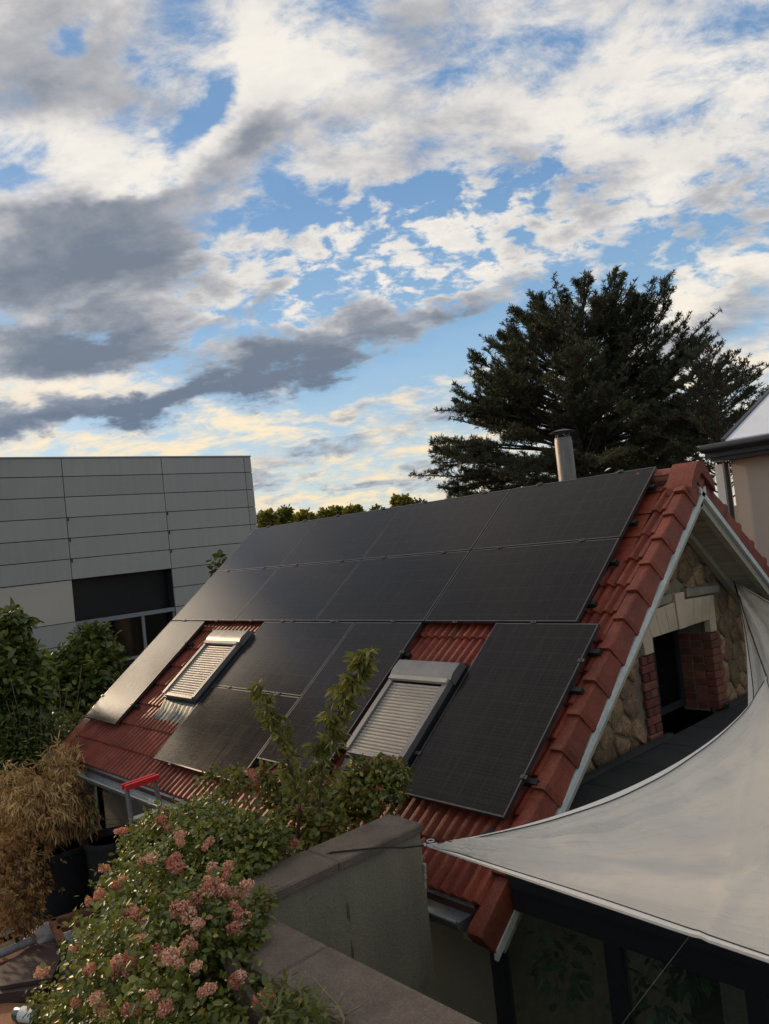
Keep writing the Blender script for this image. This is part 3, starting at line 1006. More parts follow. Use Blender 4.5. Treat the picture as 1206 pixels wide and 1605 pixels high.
# ------------------------------------------------------------------ solar panels
def pvmat(name, dust):
    m, t, bs, out = new_mat(name)
    tcn = t.n.new('ShaderNodeTexCoord').outputs['Object']
    sp = t.n.new('ShaderNodeSeparateXYZ'); t.l.new(tcn, sp.inputs[0])
    def lines(sock, period, w):
        f = t.math('FRACT', t.math('DIVIDE', sock, period))
        return t.math('LESS_THAN', t.math('ABSOLUTE', t.math('SUBTRACT', f, 0.5)), w / period / 2)
    grid = t.math('MAXIMUM', lines(sp.outputs[0], 0.1665, .004), lines(sp.outputs[1], 0.1665, .004))
    bus = t.math('MAXIMUM', lines(sp.outputs[1], 0.0277, .0022), t.math('MULTIPLY', lines(sp.outputs[0], 0.0277, .002), .6))
    col = t.mix(grid, (0.0085, 0.0072, 0.0075), (0.030, 0.026, 0.025))
    col = t.mix(t.math('MULTIPLY', bus, .6), col, (0.045, 0.037, 0.036))
    pos = t.n.new('ShaderNodeNewGeometry').outputs['Position']
    st = t.noise(t.mapping(pos, rot=(math.radians(38), 0, 0), scale=(16, 1.2, 1.2)), 3.0, 4, .65)
    cl = t.noise(pos, 2.2, 5, .6)
    sm = t.noise(t.mapping(pos, scale=(1.4, 4, 4)), 5.0, 4, .7)
    d = t.math('MULTIPLY', t.mapr(st, .35, .75), t.mapr(cl, .3, .7, .35, 1.0))
    d = t.math('MAXIMUM', d, t.mapr(sm, .63, .76, 0, .8))
    oi = t.n.new('ShaderNodeObjectInfo').outputs['Random']
    d = t.math('MULTIPLY', d, t.mapr(oi, 0, 1, .7, 1.25))
    col = t.mix(t.math('MULTIPLY', d, dust), col, (0.125, 0.105, 0.095))
    sp1 = t.noise(pos, 75.0, 3, .8)
    col = t.mix(t.mapr(sp1, .62, .70, 0, .30), col, (0.16, 0.14, 0.125))
    t.put(bs.inputs['Base Color'], col)
    t.put(bs.inputs['Roughness'], t.math('MULTIPLY_ADD', d, .12, .13))
    bs.inputs['Specular IOR Level'].default_value = 0.125
    bs.inputs['Specular Tint'].default_value = (1.0, .88, .80, 1)
    b = t.n.new('ShaderNodeBump'); b.inputs['Strength'].default_value = .12; b.inputs['Distance'].default_value = .002
    t.put(b.inputs['Height'], t.noise(pos, 240.0, 2, .6))
    t.l.new(b.outputs[0], bs.inputs['Normal'])
    return m


M_pv = pvmat('solar_cells', 0.09)
M_pvframe = surf('black_anodised_frame', (0.10, 0.097, 0.095), (0.065, 0.063, 0.062), 5, 0.32, 60, 0.2, metal=0.7)
M_alu = surf('aluminium', (0.42, 0.42, 0.42), (0.32, 0.32, 0.33), 8, 0.4, 60, 0.2, metal=0.9)


def panel_mesh(w, h):
    f = MB(); b, th, rc = 0.012, 0.035, 0.0016
    for a, c in (((0, 0), (w, b)), ((0, h - b), (w, h)), ((0, b), (b, h - b)), ((w - b, b), (w, h - b))):
        f.box((a[0], a[1], -th), (c[0], c[1], 0))
    gl = MB().box((b + .0005, b + .0005, -.012), (w - b - .0005, h - b - .0005, -rc))
    bk = MB()
    return f.mesh('frame'), gl.mesh('glass')


PM = {}
clamp_me = MB().cbox((-.028, -.016, -.002), (.028, .016, .010), .003).tube([(0, 0, .008), (0, 0, .017)], .007, 6).mesh('clamp')
for x0, x1, t0, t1, label, kind in PANELS:
    w, h = round(x1 - x0, 3), round(t1 - t0, 3)
    key = (w, h)
    if key not in PM: PM[key] = panel_mesh(w, h)
    o = rp(x0, t0, 3.9)
    root = thing('solar_panel', o, label, 'solar panel', 'solar panels on the tiled roof')
    for nm, me, mt in (('frame', PM[key][0], M_pvframe), ('glass', PM[key][1], M_pv)):
        ob = link(nm, me, mt, root, at=o)
        ob.rotation_euler = basis((0, 0, 0), *FRONT).to_euler()
    if kind == 'L':
        cl = [(.22 * w, h + .008), (.78 * w, h + .008)]
        if t0 in (3.690, 1.653): cl += [(.24 * w, -.010), (.76 * w, -.010)]
    else:
        cl = [(w + .006, .78 * h), (w + .006, .18 * h), (-.006, .2 * h)]
    for cx_, cy_ in cl:
        q = o + EX * cx_ + U * cy_
        put('clamp', clamp_me, M_alu if kind == 'P' else M_pvframe, root, q, FRONT)
# rails that carry them, screwed to the roof
for x0, x1, t in ((-10.6, -3.62, 5.45), (-10.6, -3.62, 4.95), (-10.6, -3.62, 4.44), (-10.6, -3.62, 3.94), (-8.2, -6.4, 3.4), (-8.2, -6.4, 2.9),
                  (-8.2, -6.4, 2.4), (-8.2, -6.4, 1.9), (-10.62, -9.56, 3.3), (-10.62, -9.56, 2.25), (-6.42, -5.36, 3.3), (-6.42, -5.36, 2.25),
                  (-4.53, -3.36, 3.42), (-4.53, -3.36, 3.05), (-4.53, -3.36, 2.25)):
    mb = MB().prism([rp(x0, t - .02, 3.985), rp(x1, t - .02, 3.985), rp(x1, t + .02, 3.985), rp(x0, t + .02, 3.985)], NW * .047)
    part('mounting_rail', mb, M_black, house)

# ------------------------------------------------------------------ panel-clad building beyond the house
M_clad = surf('grey_cladding', (0.355, 0.338, 0.315), (0.325, 0.31, 0.29), 0.5, 0.55, 60, 0.05, vary=0.06, spec=0.35, streak=.045)
M_cream = surf('cream_panel', (0.47, 0.42, 0.365), (0.42, 0.38, 0.33), 0.6, 0.7, 40, 0.06)
M_joint = surf('joint_shadow_gap', (0.02, 0.02, 0.02), None, 4, 0.9)
M_void = surf('black_recess', (0.007, 0.008, 0.011), None, 4, 0.35)
M_frame = surf('grey_window_frame', (0.22, 0.23, 0.24), (0.18, 0.19, 0.20), 4, 0.45, 60, 0.1)
BX = -22.0
bld = thing('office_building', (-26, 9.2, GZ), 'large grey building clad in flat metal panels with a dark window band', 'building')
part('wall', MB().box((-30, 3.95, GZ), (BX - .62, 14.36, 3.27)).box((BX - .62, 3.95, -.10), (BX - .05, 14.36, 3.27))
     .box((BX - .62, 3.95, GZ), (BX - .05, 8.12, -.1)).box((BX - .62, 11.16, GZ), (BX - .05, 14.36, -.1)), M_joint, bld)
rows = [3.31, 2.79, 2.21, 1.63, 1.05, 0.47, -0.11]
cols = [3.9, 5.12, 8.14, 11.15, 14.10, 14.38]
for r in range(6):
    for c in range(5):
        link('cladding_panel', MB().box((BX - .05, cols[c] + .011, rows[r + 1] + .011), (BX, cols[c + 1] - .011, rows[r] - .011)).mesh('cladding_panel'), M_clad, bld)
low = [-0.11, -0.69, -1.28, -1.90, -2.52, -3.14, -3.76, -5.0]
for r in range(7):
    for c in (3, 4):
        link('cladding_panel', MB().box((BX - .05, cols[c] + .011, low[r + 1] + .011), (BX, cols[c + 1] - .011, low[r] - .011)).mesh('cladding_panel'), M_clad, bld)
    if r > 1:
        for c in (0, 1):
            link('cladding_panel', MB().box((BX - .05, cols[c] + .011, low[r + 1] + .011), (BX, cols[c + 1] - .011, low[r] - .011)).mesh('cladding_panel'), M_clad, bld)
cp_ = part('cream_panel', MB().box((BX - .05, 3.91, -1.27), (BX - .015, 8.12, -0.125)), M_cream, bld)
cp_['label'] = 'cream coloured wall panel left of the dark recess'
for y_ in (5.12, 8.14, 11.15):
    for z_ in (1.63, 1.05, .47):
        link('fixing', MB().cbox((BX, y_ + .02, z_ - .10), (BX + .03, y_ + .05, z_ - .01), .004).mesh('fixing'), M_joint, bld)
part('roof_edge', MB().box((BX - .3, 3.9, 3.312), (BX + .02, 14.39, 3.35)), M_clad, bld)
part('recess', MB().box((BX - .61, 8.14, -1.30), (BX - .55, 11.14, -.12)), M_void, bld)
part('recess_blind', MB().box((BX - .40, 8.16, -1.28), (BX - .37, 11.13, -.12)), M_void, bld)
wn = part('window', MB().box((BX - .16, 8.14, -1.40), (BX - .02, 11.14, -1.285)).box((BX - .14, 8.14, -4.3), (BX - .05, 8.20, -1.40))
          .box((BX - .14, 11.08, -4.3), (BX - .05, 11.14, -1.40)), M_frame, bld)
ym = [8.20] + [float(on_x(x, y, BX)[1]) for x, y in ((171, 1000), (227, 985))] + [11.08]
zt = float(on_x(190, 1035, BX)[2])
for y in ym[1:3]:
    link('mullion', MB().box((BX - .13, y - .04, -4.3), (BX - .03, y + .04, -1.40)).mesh('mullion'), M_frame, wn)
for a, b in zip(ym[:-1], ym[1:]):
    link('transom', MB().box((BX - .125, a + .03, zt - .04), (BX - .045, b - .03, zt + .04)).mesh('transom'), M_frame, wn)
    for z0, z1 in ((zt + .04, -1.40), (-4.3, zt - .04)):
        link('pane', MB().box((BX - .10, a + .03, z0), (BX - .09, b - .03, z1)).mesh('pane'), M_glass_dark, wn)
part('inner_wall', MB().box((BX - 3.0, 8.0, -4.8), (BX - 2.9, 11.3, -1.3)), M_dark, bld)

# ------------------------------------------------------------------ pale house beyond the gable
M_offwhite = surf('off_white_render', (0.50, 0.41, 0.32), (0.44, 0.36, 0.28), 0.8, 0.85, 50, 0.08, 0.15, 60)
M_white = surf('white_paint', (0.66, 0.65, 0.62), (0.56, 0.55, 0.52), 3, 0.6, 40, 0.1)
M_skyroof = surf('pale_sheet_roof', (0.62, 0.64, 0.68), (0.55, 0.57, 0.61), 1.2, 0.30, 30, 0.05, spec=0.5)
nh = thing('neighbouring_house', (-2.0, 14.0, GZ), 'pale rendered house with a white sheet roof and dark eaves beyond the gable', 'house')
part('wall', MB().box((-5.38, 12.5, GZ), (3.0, 17.5, 0.72)), M_offwhite, nh)
part('corner_pilaster', MB().box((-5.66, 12.52, GZ), (-5.50, 12.70, 0.66)), M_white, nh)
part('downpipe', MB().tube([(-5.44, 12.42, GZ), (-5.44, 12.42, .68)], .045, 10), M_dark, nh)
part('fascia', MB().box((-5.60, 12.10, 0.76), (3.2, 12.17, 0.95)).box((-5.56, 12.17, 0.70), (3.2, 12.56, 0.76)), M_dark, nh)
part('gutter', MB().tube([(-5.62, 12.04, .905), (3.2, 12.04, .905)], .07, 10), M_dark, nh, True, 40)
best = min(range(5, 60), key=lambda d: abs((lambda q: (q[1] - 694) * 71 + (q[0] - 1135) * 81)((lambda P: ((RC.T @ P)[0] / (RC.T @ P)[2] * FPX + PCX, (RC.T @ P)[1] / (RC.T @ P)[2] * FPX + PCY))(np.array([-5.33, 12.15 + 2 * math.cos(math.radians(d)), .98 + 2 * math.sin(math.radians(d))])))))
sa = math.radians(best)
us = Vector((0, math.cos(sa), math.sin(sa)))
p0 = Vector((-5.33, 12.12, .97))
part('roof', MB().prism([p0 + Vector((.07, 0, 0)), p0 + Vector((8.5, 0, 0)), p0 + Vector((8.5, 0, 0)) + us * 3.6, p0 + Vector((.07, 0, 0)) + us * 3.6], (0, 0, .03)), M_skyroof, nh)
part('verge_trim', MB().obox(p0 + Vector((0, 0, -.02)), (.068, 0, 0), us * 3.6, (0, 0, .075)), M_dark, nh)
part('gable', MB().prism([(-5.30, 12.52, .7), (-5.30, 17.4, .7), (-5.30, 12.3 + 3.5 * us.y, .85 + 3.5 * us.z)], (.15, 0, 0)), M_offwhite, nh)

# ------------------------------------------------------------------ garden wall with concrete copings
M_plaster = surf('olive_plaster', (0.225, 0.192, 0.134), (0.187, 0.16, 0.112), 1.6, 0.92, 70, 0.18, 0.8, 60, streak=.09, spots=(1.3, 0.66, (0.145, 0.13, 0.098)))
M_coping = surf('weathered_coping', (0.165, 0.122, 0.090), (0.098, 0.073, 0.057), 6, 0.92, 110, 0.35, 0.7, 90, spots=(75, 0.665, (0.42, 0.38, 0.32)), vary=0.06)
M_stain = surf('damp_stain', (0.095, 0.084, 0.060), None, 9, 0.9)
gw = thing('garden_wall', (-3.83, 2.3, GZ), 'plastered garden wall corner topped by weathered concrete coping', 'wall')
WT = -1.794                                     # top of the copings
part('wall', MB().box((-3.955, 1.84, GZ), (-3.69, 3.385, WT - .051)).box((-3.69, 1.84, GZ), (0.9, 2.045, WT - .051)), M_plaster, gw)
for a, b in ((2.107, 2.71), (2.715, 3.40)):
    link('coping_slab', MB().cbox((-3.99, a, WT - .05), (-3.665, b, WT + random.uniform(-.002, .002)), .010).mesh('coping_slab'), M_coping, gw)
for a, b in ((-3.99, -2.98), (-2.975, -1.98), (-1.975, -.9), (-.895, .9)):
    link('coping_slab', MB().cbox((a, 1.782, WT - .05), (b, 2.102, WT + random.uniform(-.003, .003)), .012).mesh('coping_slab'), M_coping, gw)
mb = MB()
for k in range(22):                              # broken plaster edge beside the gutter
    P = on_y(666 + .0 * k, 1356 + k * 2.4, 3.386)
    s_ = random.uniform(.006, .016)
    mb.cbox((P[0] - s_, P[1] - s_ * .8, P[2] - s_), (P[0] + s_ * .8, P[1] + s_ * .8, P[2] + s_), s_ * .4)
tag(part('broken_edge', mb, surf('pale_mortar', (.40, .36, .29), (.28, .25, .2), 12, .9, 60, .3, .5, 60), gw), None, kind='stuff')
for (px, py, h, w) in ((546, 1430, .06, .012), (553, 1495, .08, .008)):
    P = on_x(px, py, -3.69)
    part('damp_mark', MB().prism([(-3.691, P[1] - w, P[2] - h * .3), (-3.691, P[1] + w * .6, P[2] - h), (-3.691, P[1] + w, P[2] + h * .3), (-3.691, P[1] - w * .2, P[2] + h)], (0.0030, 0, 0)), M_stain, gw)

# ------------------------------------------------------------------ glazed veranda with a flat slab roof below the gable window
M_slab = surf('dark_terrace_slab', (0.040, 0.041, 0.040), (0.028, 0.029, 0.029), 2.5, 0.6, 60, 0.25, 0.3, 60, vary=0.16, rough2=0.8)
M_verin = surf('veranda_back_wall', (0.38, 0.36, 0.28), None, 1.2, 0.9)
vr = thing('veranda', (-1.3, 5.5, GZ), 'glazed veranda in dark metal frames under a flat terrace of dark slabs', 'veranda')
rt = part('roof_terrace', MB().box((-3.60, 3.82, -2.14), (1.6, 9.6, -2.035)), M_black, vr)
y = 3.82
while y < 9.5:
    x = -3.60
    while x < 1.4:
        dz = random.uniform(-.004, .004)
        link('slab', MB().cbox((x, y, -2.032), (x + .594, y + .594, -1.992 + dz), .006).mesh('slab'), M_slab, rt)
        x += .60
    y += .60
for a, b in ((4.5, 6.40), (7.52, 9.6)):
    part('skirting', MB().box((-3.602, a, -1.985), (-3.55, b, -1.95)), M_slab, vr)
part('beam', MB().box((-3.252, 3.70, -2.345), (1.6, 3.79, -2.19)).box((-3.252, 3.675, -2.195), (1.6, 3.81, -2.12)), M_dark, vr)
px_ = [-3.46, -2.585, -1.80, -1.0, -.1, .8, 1.55]
for x in px_:
    link('post', MB().box((x - .05, 3.71, GZ), (x + .05, 3.78, -2.345)).mesh('post'), M_dark, vr)
for a, b in zip(px_[:-1], px_[1:]):
    link('pane', MB().box((a + .05, 3.74, GZ + .1), (b - .05, 3.748, -2.345)).mesh('pane'), M_glass, vr)
part('back_wall', MB().box((-3.62, 6.8, GZ), (1.6, 6.9, -2.14)), M_verin, vr)
part('step_edge', MB().box((-2.2, 3.66, -2.118), (1.6, 3.815, -2.06)), surf('weathered_trim', (.075, .055, .042), None, 6, .8), vr)

# ------------------------------------------------------------------ shade sails
m, t, bs, out = new_mat('sail_cloth')
pos = t.n.new('ShaderNodeNewGeometry').outputs['Position']
c_ = t.mix(t.mapr(t.noise(pos, 1.8, 5, .6), .3, .7), (0.80, 0.735, 0.64), (0.73, 0.67, 0.585))
c_ = t.mix(t.mapr(t.noise(t.mapping(pos, scale=(1, 3, 3)), 7, 5, .7), .55, .8, 0, .5), c_, (0.50, 0.455, 0.40))
t.put(bs.inputs['Base Color'], c_); bs.inputs['Roughness'].default_value = .85; bs.inputs['Specular IOR Level'].default_value = .15
b_ = t.n.new('ShaderNodeBump'); b_.inputs['Strength'].default_value = .9; b_.inputs['Distance'].default_value = .020
uvn = t.n.new('ShaderNodeUVMap').outputs[0]
fan = t.noise(t.mapping(uvn, scale=(20, 2.6, 1)), 1.0, 5, .6, .4)
wv = t.math('ADD', t.math('MULTIPLY', fan, 1.3), t.math('MULTIPLY', t.noise(t.mapping(pos, scale=(2.5, 6, 6)), 5.0, 6, .65), .8))
t.put(b_.inputs['Height'], t.math('ADD', wv, t.math('MULTIPLY', t.noise(pos, 220, 2, .5), .08)))
t.l.new(b_.outputs[0], bs.inputs['Normal'])
tr = t.n.new('ShaderNodeBsdfTranslucent'); t.put(tr.inputs[0], (0.76, 0.66, 0.52))
mx = t.n.new('ShaderNodeMixShader'); mx.inputs[0].default_value = .28
t.l.new(bs.outputs[0], mx.inputs[1]); t.l.new(tr.outputs[0], mx.inputs[2]); t.l.new(mx.outputs[0], out.inputs[0])
M_sail = m
M_rope = surf('dark_cord', (0.03, 0.028, 0.026), None, 5, 0.8)
M_hem = surf('sail_webbing', (0.66, 0.62, 0.55), (0.60, 0.56, 0.50), 5, 0.85, 90, 0.1, 0.2, 150)


def sail(name, A, B, C, bows, label, fold=None, N=90, sag=.06, wr=.012, seed=1):
    A, B, C = (np.array(q, float) for q in (A, B, C))
    nrm = np.cross(B - A, C - A); nrm /= np.linalg.norm(nrm)
    if nrm[2] < 0: nrm = -nrm
    r = np.random.default_rng(seed)
    ph = r.random(12) * 6.28

    e1 = unit(((B - A))[None])[0]; e2 = np.cross(nrm, e1)
    fold_h = .30
    if fold is not None:
        ff = []
        for px, py in fold:
            r_ = ray(px, py); q = r_ * ((A @ nrm) / (r_ @ nrm)) - A
            ff.append(np.array([q @ e1, q @ e2]))
        f0, f1, f2 = ff
        def perp(a, b, inside):
            d = b - a; n_ = np.array([-d[1], d[0]]); n_ /= np.linalg.norm(n_)
            return n_ if (inside - a) @ n_ > 0 else -n_
        n1 = perp(f0, f1, f2); n2 = perp(f2, f1, f0)

    def P(la, lb, lc):
        p = la * A + lb * B + lc * C
        p = p + 4 * la * lb * bows[0] * (C - (A + B) / 2) + 4 * lb * lc * bows[1] * (A - (B + C) / 2) + 4 * lc * la * bows[2] * (B - (C + A) / 2)
        s = 27 * la * lb * lc
        h = -sag * s
        # tension folds running out of the first corner
        ang = lb / max(lb + lc, 1e-6); d = 1 - la
        h += wr * math.exp(-d * 1.6) * min(1, d * 9) * sum(math.sin(ang * f + ph[i]) / (1 + .25 * i) for i, f in enumerate((8, 15, 23, 34, 47))) * min(1, 6 * ang, 6 * (1 - ang)) * .9
        h += wr * .35 * math.sin(9 * lb + 5 * lc + ph[5]) * s
        h += wr * .30 * math.sin(21 * (la - lb) + 8 * lc + 2.2 * math.sin(9 * lc + ph[7]) + ph[6]) * min(1, s * 1.5)
        if fold is not None:
            q = p - A
            x_, y_ = q @ e1, q @ e2
            d1 = (x_ - f0[0]) * n1[0] + (y_ - f0[1]) * n1[1]; d2 = (x_ - f2[0]) * n2[0] + (y_ - f2[1]) * n2[1]
            m_ = min(d1, d2)
            h += fold_h * (math.log1p(math.exp(min(40, m_ * 40))) / 40)
            h += .012 * math.exp(-(d1 / .03) ** 2) * (1 if d2 > -.1 else 0)
        return p + nrm * h
    idx = {}; vs = []; fs = []
    for i in range(N + 1):
        for j in range(N + 1 - i):
            idx[i, j] = len(vs); vs.append(P(1 - (i + j) / N, i / N, j / N))
    for i in range(N):
        for j in range(N - i):
            fs.append((idx[i, j], idx[i + 1, j], idx[i, j + 1]))
            if i + j < N - 1: fs.append((idx[i + 1, j], idx[i + 1, j + 1], idx[i, j + 1]))
    root = thing(name, A, label, 'shade sail', 'cream shade sails')
    cl_ = part('cloth', MB().add(vs, fs), M_sail, root, True)
    uv = cl_.data.uv_layers.new(name='UVMap'); inv = {v: k for k, v in idx.items()}
    for lp in cl_.data.loops:
        i, j = inv[lp.vertex_index]
        uv.data[lp.index].uv = (i / max(i + j, 1), (i + j) / N)
    for e in range(3):
        mb = MB(); va = []
        for k in range(N + 1):
            s = k / N
            o = [0.0, 0.0, 0.0]; o[e] = 1 - s; o[(e + 1) % 3] = s
            p = P(*o)
            q0 = [v * .97 + .01 for v in o]
            dirn = P(*q0) - p; dirn /= max(np.linalg.norm(dirn), 1e-6)
            wd = .04 * min(1, 8 * s + .15, 8 * (1 - s) + .15)
            va += [p - dirn * .004 + nrm * .006, p + dirn * wd + nrm * .006, p + dirn * wd - nrm * .006, p - dirn * .004 - nrm * .006]
        fs2 = []
        for k in range(N):
            for c in range(4):
                fs2.append((k * 4 + c, k * 4 + (c + 1) % 4, k * 4 + 4 + (c + 1) % 4, k * 4 + 4 + c))
        part('hem', mb.add(va, fs2), M_hem, root)
        part('stitching', MB().tube([tuple(va[k * 4 + 1] + nrm * .001) for k in range(2, N - 1)], .0035, 4, caps=False), M_rope, root)
    return root, P


SL_ = on_y(668, 1325, 3.26)
SU_ = on_x(1203, 1064, -2.55)
ST_ = ray(1740, 1687) * 2.7
sA, PA = sail('shade_sail', SL_, SU_, ST_, (.20, .05, .0), 'large cream shade sail stretched from the garden wall over the veranda',
              fold=((1172, 1170), (1122, 1414), (1215, 1338)), sag=.10, wr=.030)
HK = np.array([-3.60, 8.06, -.775])
sB, PB = sail('shade_sail', HK, ray(1420, 1035) * 6.0, ray(1150, 1330) * 6.2, (.03, .06, .12), 'cream shade sail hung from the gable soffit, behind the larger sail', N=50, sag=.05, wr=.02, seed=4)
hk = solo('wall_hook', MB().tube([HK + np.array([-.06, 0, .03]), HK + np.array([0, 0, .02]), HK + np.array([.01, -.015, -.01])], .010, 6), M_dark,
          'dark hook on the stone gable holding two shade sails', 'hook')
H2 = on_x(1146, 922, -3.60)


M_pipe_ = surf('grey_line', (0.16, 0.16, 0.15), None, 5, .7)


def cord(pts, r, label, mat=None):
    return solo('rope', MB().tube([tuple(p) for p in pts], r, 6), mat or M_rope, label, 'rope', smooth=True)


cord([HK + np.array([0.01, -.01, 0]), (np.array(SU_) + HK) / 2 + np.array([0, 0, -.02]), np.array(SU_)], .0055, 'dark cord tying the big sail corner up to the stone gable')
c1 = np.array(on_z(600, 1328, WT + .008)); c2 = np.array(on_z(520, 1336, WT + .008)); c3 = np.array(on_z(470, 1349, WT + .008))
cord([SL_ + (c1 - SL_) * .06, SL_ * .45 + c1 * .55 + np.array([0, 0, -.008]), c1, c2, c3 + np.array([-.15, 0, -.10])], .0055, 'dark cord from the sail tip across the wall coping')
cord([np.array(on_y(1082, 1466, 2.9)), np.array(on_y(975, 1606, 3.0)) + 0, np.array(on_y(940, 1650, 3.0))],   .0013, 'thin pale line running down from the sail edge before the veranda', M_pipe_)
mb = MB()
dL = unit(np.array(SU_) - SL_); tips = [SL_ - dL * .0, SL_ + (c1 - SL_) * .03, SL_ + (c1 - SL_) * .06]
mb.tube([tuple(p) for p in tips], [.012, .016, .009], 8)
mb.tube([tuple(SL_ + dL * .035 + np.array([0, 0, .012]) + .022 * np.array([math.cos(a), math.sin(a), 0])) for a in np.linspace(0, 6.283, 13)], .006, 6, caps=False)
solo('shackle', mb, M_alu, 'steel shackle at the pointed tip of the big shade sail', 'shackle', smooth=True)

# ------------------------------------------------------------------ ladder, planters and the odds and ends on the garden terrace
M_redpl = surf('red_plastic', (0.55, 0.022, 0.025), (0.45, 0.02, 0.022), 6, 0.4, 50, 0.1)
M_pipe0 = surf('dull_aluminium', (0.17, 0.17, 0.175), (0.12, 0.12, 0.125), 8, 0.45, 60, 0.2, metal=0.5)
ld = thing('ladder', (-7.3, 3.2, TZ), 'aluminium step ladder with a red top standing under the gutter', 'ladder')
la0, la1 = np.array(on_x(199, 1237, -7.5)), np.array(on_x(242, 1222, -7.5))
foot0, foot1 = np.array([-7.02, la0[1] - .10, TZ]), np.array([-6.86, la1[1] - .02, TZ])
for a, f in ((la0, foot0), (la1, foot1)):
    ax = Vector(f - a).normalized(); sx = Vector((.9, .1, .3)); sx = (sx - ax * sx.dot(ax)).normalized() * .055; sy = ax.cross(sx).normalized() * .022
    link('leg', MB().obox(Vector(a) - sx / 2 - sy / 2, sx, sy, Vector(f - a)).mesh('leg'), M_pipe0, ld)
for k in range(1, 6):
    s = k / 6.2
    a, b = la0 + (foot0 - la0) * s, la1 + (foot1 - la1) * s
    link('step', MB().obox(Vector(a) + Vector((-.05, 0, 0)), (.10, 0, 0), Vector(b - a), (0, 0, .022)).mesh('step'), M_alu, ld)
for sgn, a, f in ((0, la0, np.array([-8.05, la0[1] - .1, TZ])), (1, la1, np.array([-7.95, la1[1] + .1, TZ]))):
    pass
d = Vector(la1 - la0); dn = d.normalized() * .03
for off in (-.055, .02):
    link('top_bar', MB().obox(Vector(la0) - dn + Vector((off, 0, .0)), (.035, 0, 0), d + dn * 2, (0, 0, .05)).mesh('top_bar'), M_redpl, ld)
for k in range(5):
    q = Vector(la0) + d * (k / 4.0)
    link('top_web', MB().obox(q + Vector((-.05, -.012, .006)), (.10, 0, 0), (0, .024, 0), (0, 0, .03)).mesh('top_web'), M_redpl, ld)

M_pot = surf('black_planter', (0.014, 0.016, 0.019), (0.02, 0.022, 0.024), 4, 0.5, 30, 0.3)
def planter(c, r, h, label, n=22):
    p = thing('planter', c, label, 'planter', 'black planters under the eaves')
    part('tub', MB().lathe([(r * .8, 0), (r * .97, h * .93), (r * 1.04, h * .935), (r * 1.04, h), (r * .93, h), (r * .9, h * .9)], c, n), M_pot, p, True, 35)
    part('soil', MB().lathe([(r * .5, h * .86), (r * .92, h * .90)], c, n), surf('brown_litter', (.13, .075, .04), (.08, .05, .03), 14, .95, 60, .5, .8, 50), p)
    return p
planter((-9.95, 3.18, TZ), .44, .72, 'big black planter holding the dead bamboo')
planter((-9.32, 3.62, TZ), .31, .80, 'narrow black planter between the dead bamboo and the ladder')

M_wood = surf('reddish_timber', (0.20, 0.075, 0.040), (0.13, 0.05, 0.03), 6, 0.75, 60, 0.3, 0.3, 60, stretch=(1, 6, 6))
M_board = surf('dark_brown_board', (0.040, 0.026, 0.023), (0.055, 0.034, 0.028), 6, 0.5, 70, 0.3)
M_terra = surf('terracotta_tray', (0.26, 0.115, 0.055), (0.20, 0.085, 0.045), 5, 0.8, 60, 0.2)
M_bag = surf('white_plastic_sack', (0.55, 0.52, 0.49), (0.42, 0.40, 0.38), 9, 0.5, 60, 0.2, 0.5, 30)
M_pipe = surf('grey_pipe', (0.20, 0.21, 0.22), (0.15, 0.155, 0.16), 7, 0.5)
M_bottle = surf('green_bottle', (0.02, 0.05, 0.045), (0.03, 0.06, 0.055), 9, 0.2, spec=.6)


def plank(a, b, w, h, zlift=0.0):
    a, b = Vector(a), Vector(b); d = (b - a); s = Vector((-d.y, d.x, 0)).normalized() * w
    return MB().obox(a - s / 2, d, s, (0, 0, h))


wf_ = thing('timber_frame', on_z(105, 1455, TZ), 'reddish timber frame lying beside white sacks', 'frame')
zf = TZ + .22
for (a, b) in (((82, 1449), (143, 1430)), ((90, 1462), (143, 1445)), ((83, 1448), (97, 1480))):
    part('rail', plank(on_z(*a, zf), on_z(*b, zf), .075, .05), M_wood, wf_)
solo('brown_board', MB().prism([on_z(0, 1552, TZ + .14), on_z(82, 1538, TZ + .14), on_z(107, 1480, TZ + .14), on_z(50, 1488, TZ + .14), on_z(0, 1522, TZ + .14)], (0, 0, .035)), M_board,
     'dark brown board lying flat beside the flowering shrub', 'board')
solo('crate', MB().prism([on_z(-30, 1585, TZ), on_z(70, 1572, TZ), on_z(88, 1535, TZ), on_z(-30, 1545, TZ)], (0, 0, .135)), M_board, 'low dark box under the brown board', 'box')
solo('old_pipe', MB().tube([on_z(-10, 1500, TZ + .2), on_z(56, 1472, TZ + .2)], .04, 12), M_pipe, 'grey pipe lying behind the brown board', 'pipe', smooth=True, angle=50)
solo('old_pipe', MB().tube([on_z(-10, 1478, TZ + .12), on_z(66, 1447, TZ + .12)], .035, 12), M_black, 'black pipe lying under the dead bamboo', 'pipe', smooth=True, angle=50)
solo('weathered_plank', plank(on_z(-10, 1512, TZ + .10), on_z(62, 1486, TZ + .1), .16, .03), M_wood, 'weathered plank between the grey pipe and the brown board', 'plank')
solo('terracotta_tray', MB().prism([on_z(-20, 1615, TZ), on_z(110, 1622, TZ), on_z(96, 1583, TZ), on_z(-20, 1578, TZ)], (0, 0, .045)), M_terra,
     'flat terracotta tray in the corner under the bottle', 'tray')


